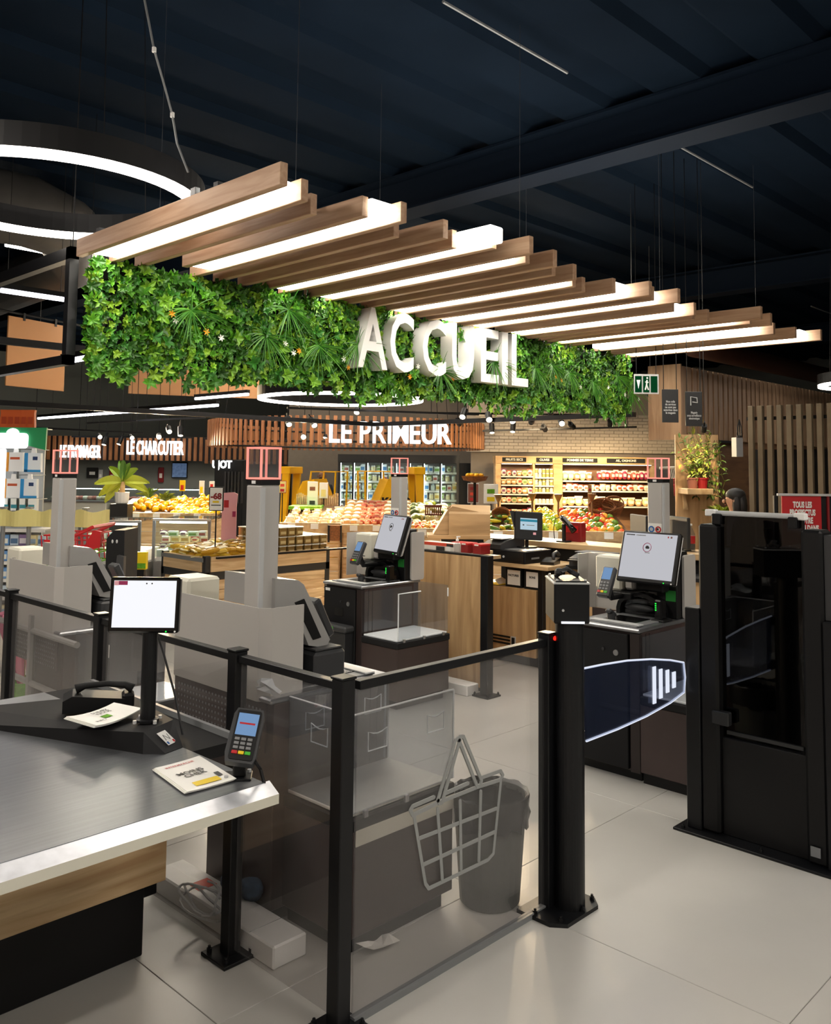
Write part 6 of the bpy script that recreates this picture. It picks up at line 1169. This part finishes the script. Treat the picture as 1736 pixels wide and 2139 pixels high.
# railing seen through the far fence panes, flowers bucket
rl = thing('tube_railing', 'grey tube railing behind the smoked glass fence', 'railing', (1.98, 4.75, 0))
for z in (.25, .50, .77): MB().tube([(0, -.55, z), (0, .75, z)], .016, 8).build('rail_tube', 'silver_paint', rl)
MB().tube([(.0, -.02, 0), (.0, -.02, .85)], .022, 8).build('post', 'silver_paint', rl); MB().tube([(0, .75, 0), (0, .75, .85)], .022, 8).build('post', 'silver_paint', rl); B('foot', 'light_grey', rl, -.05, .05, .35, .43, 0, .25)
p = pz(30, 1400, .4); fb_ = thing('flower_bucket', 'bucket of wrapped pink and green flowers behind the fence', 'flowers', (2.35, 5.65, 0)); MB().lathe([(.10, 0), (.13, .3), (.12, .3), (.1, .02)], 16).build('bucket', 'turf', fb_)
for q in range(7):
    a = q*.9; MB().cyl((.04*math.cos(a), .04*math.sin(a), .25), (.14*math.cos(a), .14*math.sin(a), .72), .01, .07, n=8, col=col(R5.choice(['#b03a6a', '#d8883a', '#7a9a3a', '#d86a8a', '#c9b83a']))).build('bouquet', 'vc', fb_)
# ================================================================ right: office wall, partition, plants, posters
ow = thing('slat_office_wall', 'upper office wall clad with vertical wooden slats', 'wall cladding', (9.65, 5.0, 2.03))
B('backing', 'wood_dark', ow, 0, 5.6, .03, .08, 0, .86); B('end_board', 'wood_office', ow, -.03, 0, -.03, .4, -.02, .88); s3 = MB().box(0, .10, -.03, .03, 0, .86, b=.004).mesh('slat', 'wood_office')
for i in range(40): place(s3, 'slat', ow, (i*.14, 0, 0))
B('lower_rail', 'black', ow, -.05, 1.6, -.05, .0, -.03, 0)
wo = struct(B('wall_office', 'wood_dark', None, 9.8, 15.4, 5.02, 5.1, 0, 2.03))
ps = thing('slat_partition', 'tall dark partition of upright olive slats behind the red poster', 'partition', (8.0, 1.2, 0))
B('back_panel', 'black_soft', ps, .14, .16, 0, 2.3, 0, 1.85)
for i in range(26): B('slat', 'olive_slat', ps, 0, .05, .02+i*.088, .02+i*.088+.046, 0, 2.25, b=.003)
for i in range(25): B('rear_slat', 'pale_slat', ps, .08, .12, .065+i*.088, .065+i*.088+.03, 1.85, 2.2, b=.003)
B('top_rod', 'black', ps, .05, .08, 0, 2.3, 2.12, 2.15)
# exit sign, hung black signs
def hung_sign(label, px0, px1, py0, py1, d, mat, words, sym=False):
    f = FRM((px0+px1)/2, d); z0, z1 = f.z(py1), f.z(py0); w_ = (px1-px0)*f.k/2; t = f.thing('hanging_sign', label, 'sign', 0, 0, z0); B('panel', mat, t, -w_, w_, 0, .02, 0, z1-z0, b=.003)
    for x in (-.8, .8): MB().tube([(x*w_, .01, z1-z0), (x*w_, .01, CZ-z0)], .004, 5).build('suspension_wire', 'black', t)
    if words:
        me = text_mesh(words, (z1-z0)/9, .001, .001, 'light_grey').copy(); a, b_, c, e = bbox(me); f_ = min(1, 1.7*w_/(b_-a)); me.transform(Matrix.Translation((-(a+b_)/2, -(c+e)/2, 0))); me.transform(Matrix.Diagonal((f_, f_ if f_ > .7 else .8, 1, 1))); place(me, 'lettering', t, (0, -.003, (z1-z0)*(.45 if not sym else .30)), (UP, 0, 0))
    if sym: MB().tube([(-.4*w_, -.004, (z1-z0)*.6), (-.4*w_, -.004, (z1-z0)*.85), (.35*w_, -.004, (z1-z0)*.82), (.4*w_, -.004, (z1-z0)*.68), (-.2*w_, -.004, (z1-z0)*.7)], .006, 5).build('symbol', 'light_grey', t)
    return t
hung_sign('black hanging sign with five lines of pale text', 1385, 1419, 812, 882, 8.6, 'dark_grey', 'Nos colis\nde services\nne sont pas\nautorises dans\nle magasin'); hung_sign('black hanging sign with a pale flag symbol above text', 1434, 1469, 817, 890, 8.8, 'dark_grey', 'Magasin\nsous surveillance\nelectronique', True)
ex_ = hung_sign('green emergency exit sign in a pale frame behind the green wall', 1326, 1378, 780, 822, 9.6, 'light_grey', None); k = 9.6/F; h_ = 42*k
for x0, x1 in ((-24, -10), (-7, 6), (9, 23)): B('green_panel', 'exit_green', ex_, x0*k, x1*k, -.004, 0, .08*h_, .90*h_)
MB().tube([(-3*k, -.007, .2*h_), (0, -.007, .45*h_), (1*k, -.007, .7*h_)], .008, 5).tube([(0, -.007, .45*h_), (4*k, -.007, .2*h_)], .008, 5).ell((1.5*k, -.007, .8*h_), 2*k, .004, 2*k).tube([(-3*k, -.007, .6*h_), (4*k, -.007, .58*h_)], .006, 5).build('running_figure', 'white', ex_); MB().prism([(-21*k, .7*h_), (-13*k, .7*h_), (-17*k, .25*h_)], -.007, -.004, 'y').build('arrow', 'white', ex_)
# plant shelf on the office wall
FPn = FRM(1465, 9.3); X = FPn.x; Z = FPn.z; k = FPn.k
bkp = FPn.thing('wood_back_panel', 'warm lit wooden panel behind the trailing plants', 'panel', 0, .35, 0); B('panel', 'wood_desk', bkp, X(1432), X(1525), 0, .03, 0, Z(905)); 
sh = FPn.thing('plant_shelf', 'oak bracket shelf holding two potted plants', 'shelf', X(1462), 0, Z(1033)); B('board', 'wood_top', sh, -26*k, 28*k, 0, .34, 0, 12*k, b=.004); MB().prism([(-16*k, -35*k), (-6*k, -35*k), (-14*k, 0), (-18*k, 0)], .3, .34, 'y').build('bracket', 'wood_top', sh)
def trailing(label, px, py, pot, n, L, R_, cols):
    t = FPn.thing('potted_plant', label, 'plant', X(px), .14, Z(py)); MB().lathe([(.045, 0), (.06, .10), (.066, .10), (.066, .115), (.055, .115), (.05, .09)], 14).build('pot', pot, t); mb = MB()
    for q in range(n):
        a = R_.uniform(0, 6.28); h0_ = R_.uniform(.15, .62); pts = [Vector((0, 0, .1))]; 
        for j in range(5): pts.append(pts[-1]+Vector((R_.uniform(-.05, .05), R_.uniform(-.03, .03), h0_/5)))
        mb.tube(pts, .003, 4, col=col('#5c5a26'))
        for j in range(9): b0_ = pts[1+j % 5]+Vector((R_.uniform(-.02, .02), R_.uniform(-.02, .02), R_.uniform(-.03, .03))); leaf(mb, b0_, Vector((R_.uniform(-1, 1), R_.uniform(-1, .3), R_.uniform(-.8, .6))), Vector((0, -.3, 1)), R_.uniform(.05, .085), .03, col(R_.choice(cols)))
    mb.build('foliage', 'leaf', t); return t
Rp = random.Random(4); trailing('tall leafy plant in a brown pot on the bracket shelf', 1455, 1021, 'pot_brown', 14, .6, Rp, ['#6f8a2e', '#8a9a3a', '#4f6a22', '#a8a040']); trailing('leafy plant in a red pot beside the brown pot', 1476, 1021, 'red_dark', 8, .4, Rp, ['#8a9a3a', '#5f7a2a', '#c2b860'])
t = FPn.thing('creeper_plant', 'creeping plant hanging from the rail over the bracket shelf', 'plant', X(1500), .2, Z(918)); mb = MB()
for q in range(9):
    pts = [Vector((Rp.uniform(-.12, .12), 0, 0))]
    for j in range(8): pts.append(pts[-1]+Vector((Rp.uniform(-.03, .03), Rp.uniform(-.02, .02), -.075)))
    mb.tube(pts, .003, 4, col=col('#4a4a20'))
    for j in range(14): leaf(mb, pts[Rp.randrange(1, 9)], Vector((Rp.uniform(-1, 1), Rp.uniform(-1, .2), Rp.uniform(-1, .4))), Vector((0, -.3, 1)), .07, .03, col(Rp.choice(['#4f6a22', '#6f8a2e', '#3a4f1a'])))
mb.build('foliage', 'leaf', t)
t = FPn.thing('leafy_bush', 'low yellow green bush beside the dark security cabinet', 'plant', X(1476), -.4, Z(1075)); mb = MB()
for q in range(60): a = Rp.uniform(0, 6.28); leaf(mb, Vector((Rp.uniform(-.05, .05), 0, 0)), Vector((math.cos(a), math.sin(a), Rp.uniform(.2, 1.6))), Vector((0, 0, 1)), Rp.uniform(.08, .17), .035, col(Rp.choice(['#8a9a2e', '#a8b03a', '#6a7a24'])))
mb.build('foliage', 'leaf', t); MB().lathe([(.07, -.2), (.09, 0), (.08, 0)], 12).build('pot', 'pot_brown', t); B('stand', 'wood_dark', t, -.15, .15, -.15, .15, -Z(1075), -.2)
# red netted rack
t = FRM(1405, 10.5).thing('net_rack', 'cream bent tube rack with a red net beside the lamp tower', 'rack'); f = FRM(1405, 10.5); k = f.k; X = f.x; Z = f.z
MB().tube([(X(1378), 0, Z(978)), (X(1420), 0, Z(976)), (X(1429), 0, Z(982)), (X(1431), 0, Z(1020)), (X(1431), 0, 0)], .016, 8).build('tube_frame', 'cream', t)
for i in range(8): MB().tube([(X(1398)+i*3.6*k, 0, Z(977)), (X(1400)+i*3.2*k, -.05, Z(1000))], .004, 4).build('wire', 'cream', t); MB().tube([(X(1402)+i*2.8*k, -.1, Z(1000)), (X(1404)+i*1.8*k, -.08, Z(1035))], .004, 4).build('net_cord', 'red', t)
for y, w_ in ((1000, 11), (1012, 10), (1024, 8)): MB().tube([(X(1412)+w_*k*math.cos(a*PI/8), -.1+w_*k*.6*math.sin(a*PI/8), Z(y)) for a in range(16)], .007 if y == 1000 else .004, 5, closed=True).build('net_hoop', 'red', t)
# pole lamp cage on the partition
t = FRM(1546, 7.9).thing('lantern', 'small black cage lantern hung on the partition edge', 'lantern', 0, 0, FRM(1546, 7.9).z(912)); k = 7.9/F
for i in range(6): a = i*PI/3; MB().tube([(5*k*math.cos(a), 5*k*math.sin(a), 0), (4*k*math.cos(a), 4*k*math.sin(a), 22*k), (0, 0, 36*k)], .004, 4).build('cage_bar', 'black', t)
MB().cyl((0, 0, -.005), (0, 0, .01), 6*k, n=12).build('base', 'black', t); B('bracket', 'mid_grey', t, -.03, .03, .0, .12, -.18, -.005)
# red poster stand, info counter
f = FRM(1672, 7.0); k = f.k; t = f.thing('red_poster', 'red poster with white capitals TOUS LES PROSPECTUS', 'poster', 0, 0, 0); z0, z1 = f.z(1160), f.z(1036)
B('sheet', 'red', t, -40*k, 42*k, 0, .015, z0, z1, b=.002); B('top_bar', 'light_grey', t, -50*k, 80*k, -.015, .01, z1, z1+5*k, b=.002); B('side_post', 'black', t, -56*k, -50*k, .0, .03, 0, z1); B('side_post', 'red_dark', t, 55*k, 59*k, .0, .02, z0, z1); B('dark_panel', 'black', t, 42*k, 80*k, .02, .03, z0, z1)
me = text_mesh('TOUS LES\nPROSPECTUS\nDE VOTRE\nMAGASIN DANS', 17*k, .001, .003, 'white'); a, b_, c, e = bbox(me); place(me, 'lettering', t, (2*k, -.004, f.z(1079)), (UP, 0, 0), (66*k/(b_-a), 1, 1))
ic = thing('info_counter', 'oak information counter with a wheelchair symbol', 'counter', (6.0, 1.1, 0)); gz = lambda y: pu(1720, y, 6.0).z; vL = pu(1698, 1200, 6.0).y-1.1
B('upper_shelf', 'wood_top', ic, .35, .75, -.6, vL+.35, gz(1172), gz(1158), b=.004); B('lower_shelf', 'wood_top', ic, -.05, .45, -.6, vL, gz(1203), gz(1184), b=.004); B('panel', 'charcoal', ic, 0, .04, -.6, vL, gz(1258), gz(1203)); B('oak_band', 'wood_top', ic, -.02, .04, -.6, vL, gz(1276), gz(1258), b=.003); B('panel', 'charcoal', ic, 0, .04, -.6, vL, 0, gz(1276)); B('side_panel', 'charcoal', ic, 0, .7, vL-.04, vL, 0, gz(1203))
wc = pu(1716, 1232, 5.99); zc = wc.z; yc = wc.y-1.1; s_ = .0042
mb = MB(); mb.tube([(-.006, yc+s_*(-13*math.cos(a)), zc-.03+s_*13*math.sin(a)) for a in [PI*.55+i*PI*1.35/14 for i in range(15)]], .009, 6); mb.tube([(-.006, yc+s_*4, zc+.055), (-.006, yc+s_*2, zc+.005), (-.006, yc-s_*11, zc+.002), (-.006, yc-s_*18, zc-.06), (-.006, yc-s_*26, zc-.05)], .010, 6); mb.ell((-.006, yc+s_*5, zc+.08), .006, .018, .018); mb.build('wheelchair_symbol', 'wood_top', ic)
lw2 = thing('writing_ledge', 'sloping oak ledge beside the security gate with a pen', 'ledge', (4.9, 1.25, 0)); ga = pu(1712, 1305, 4.9); B('board', 'wood_top', lw2, 0, .5, -.5, ga.y-1.25, ga.z-.03, ga.z, b=.004); B('post', 'dark_grey', lw2, .2, .26, -.3, -.24, 0, ga.z-.03)
pn = MB().tube([(0, 0, 0), (0, 0, .05)], .006, 6).tube([(0, 0, .05), (0, 0, .11)], .005, 6, mi=1).build('pen', ['magenta', 'green']); pn.location = (3.92, 1.325, 1.028); tag(pn, 'green and pink pen standing on the gate cabinet step', 'pen')
spot(1470, 900, 8.9, pd(1462, 985, 9.5), 35, .6, label='small spotlight over the bracket shelf plants', grp=None);
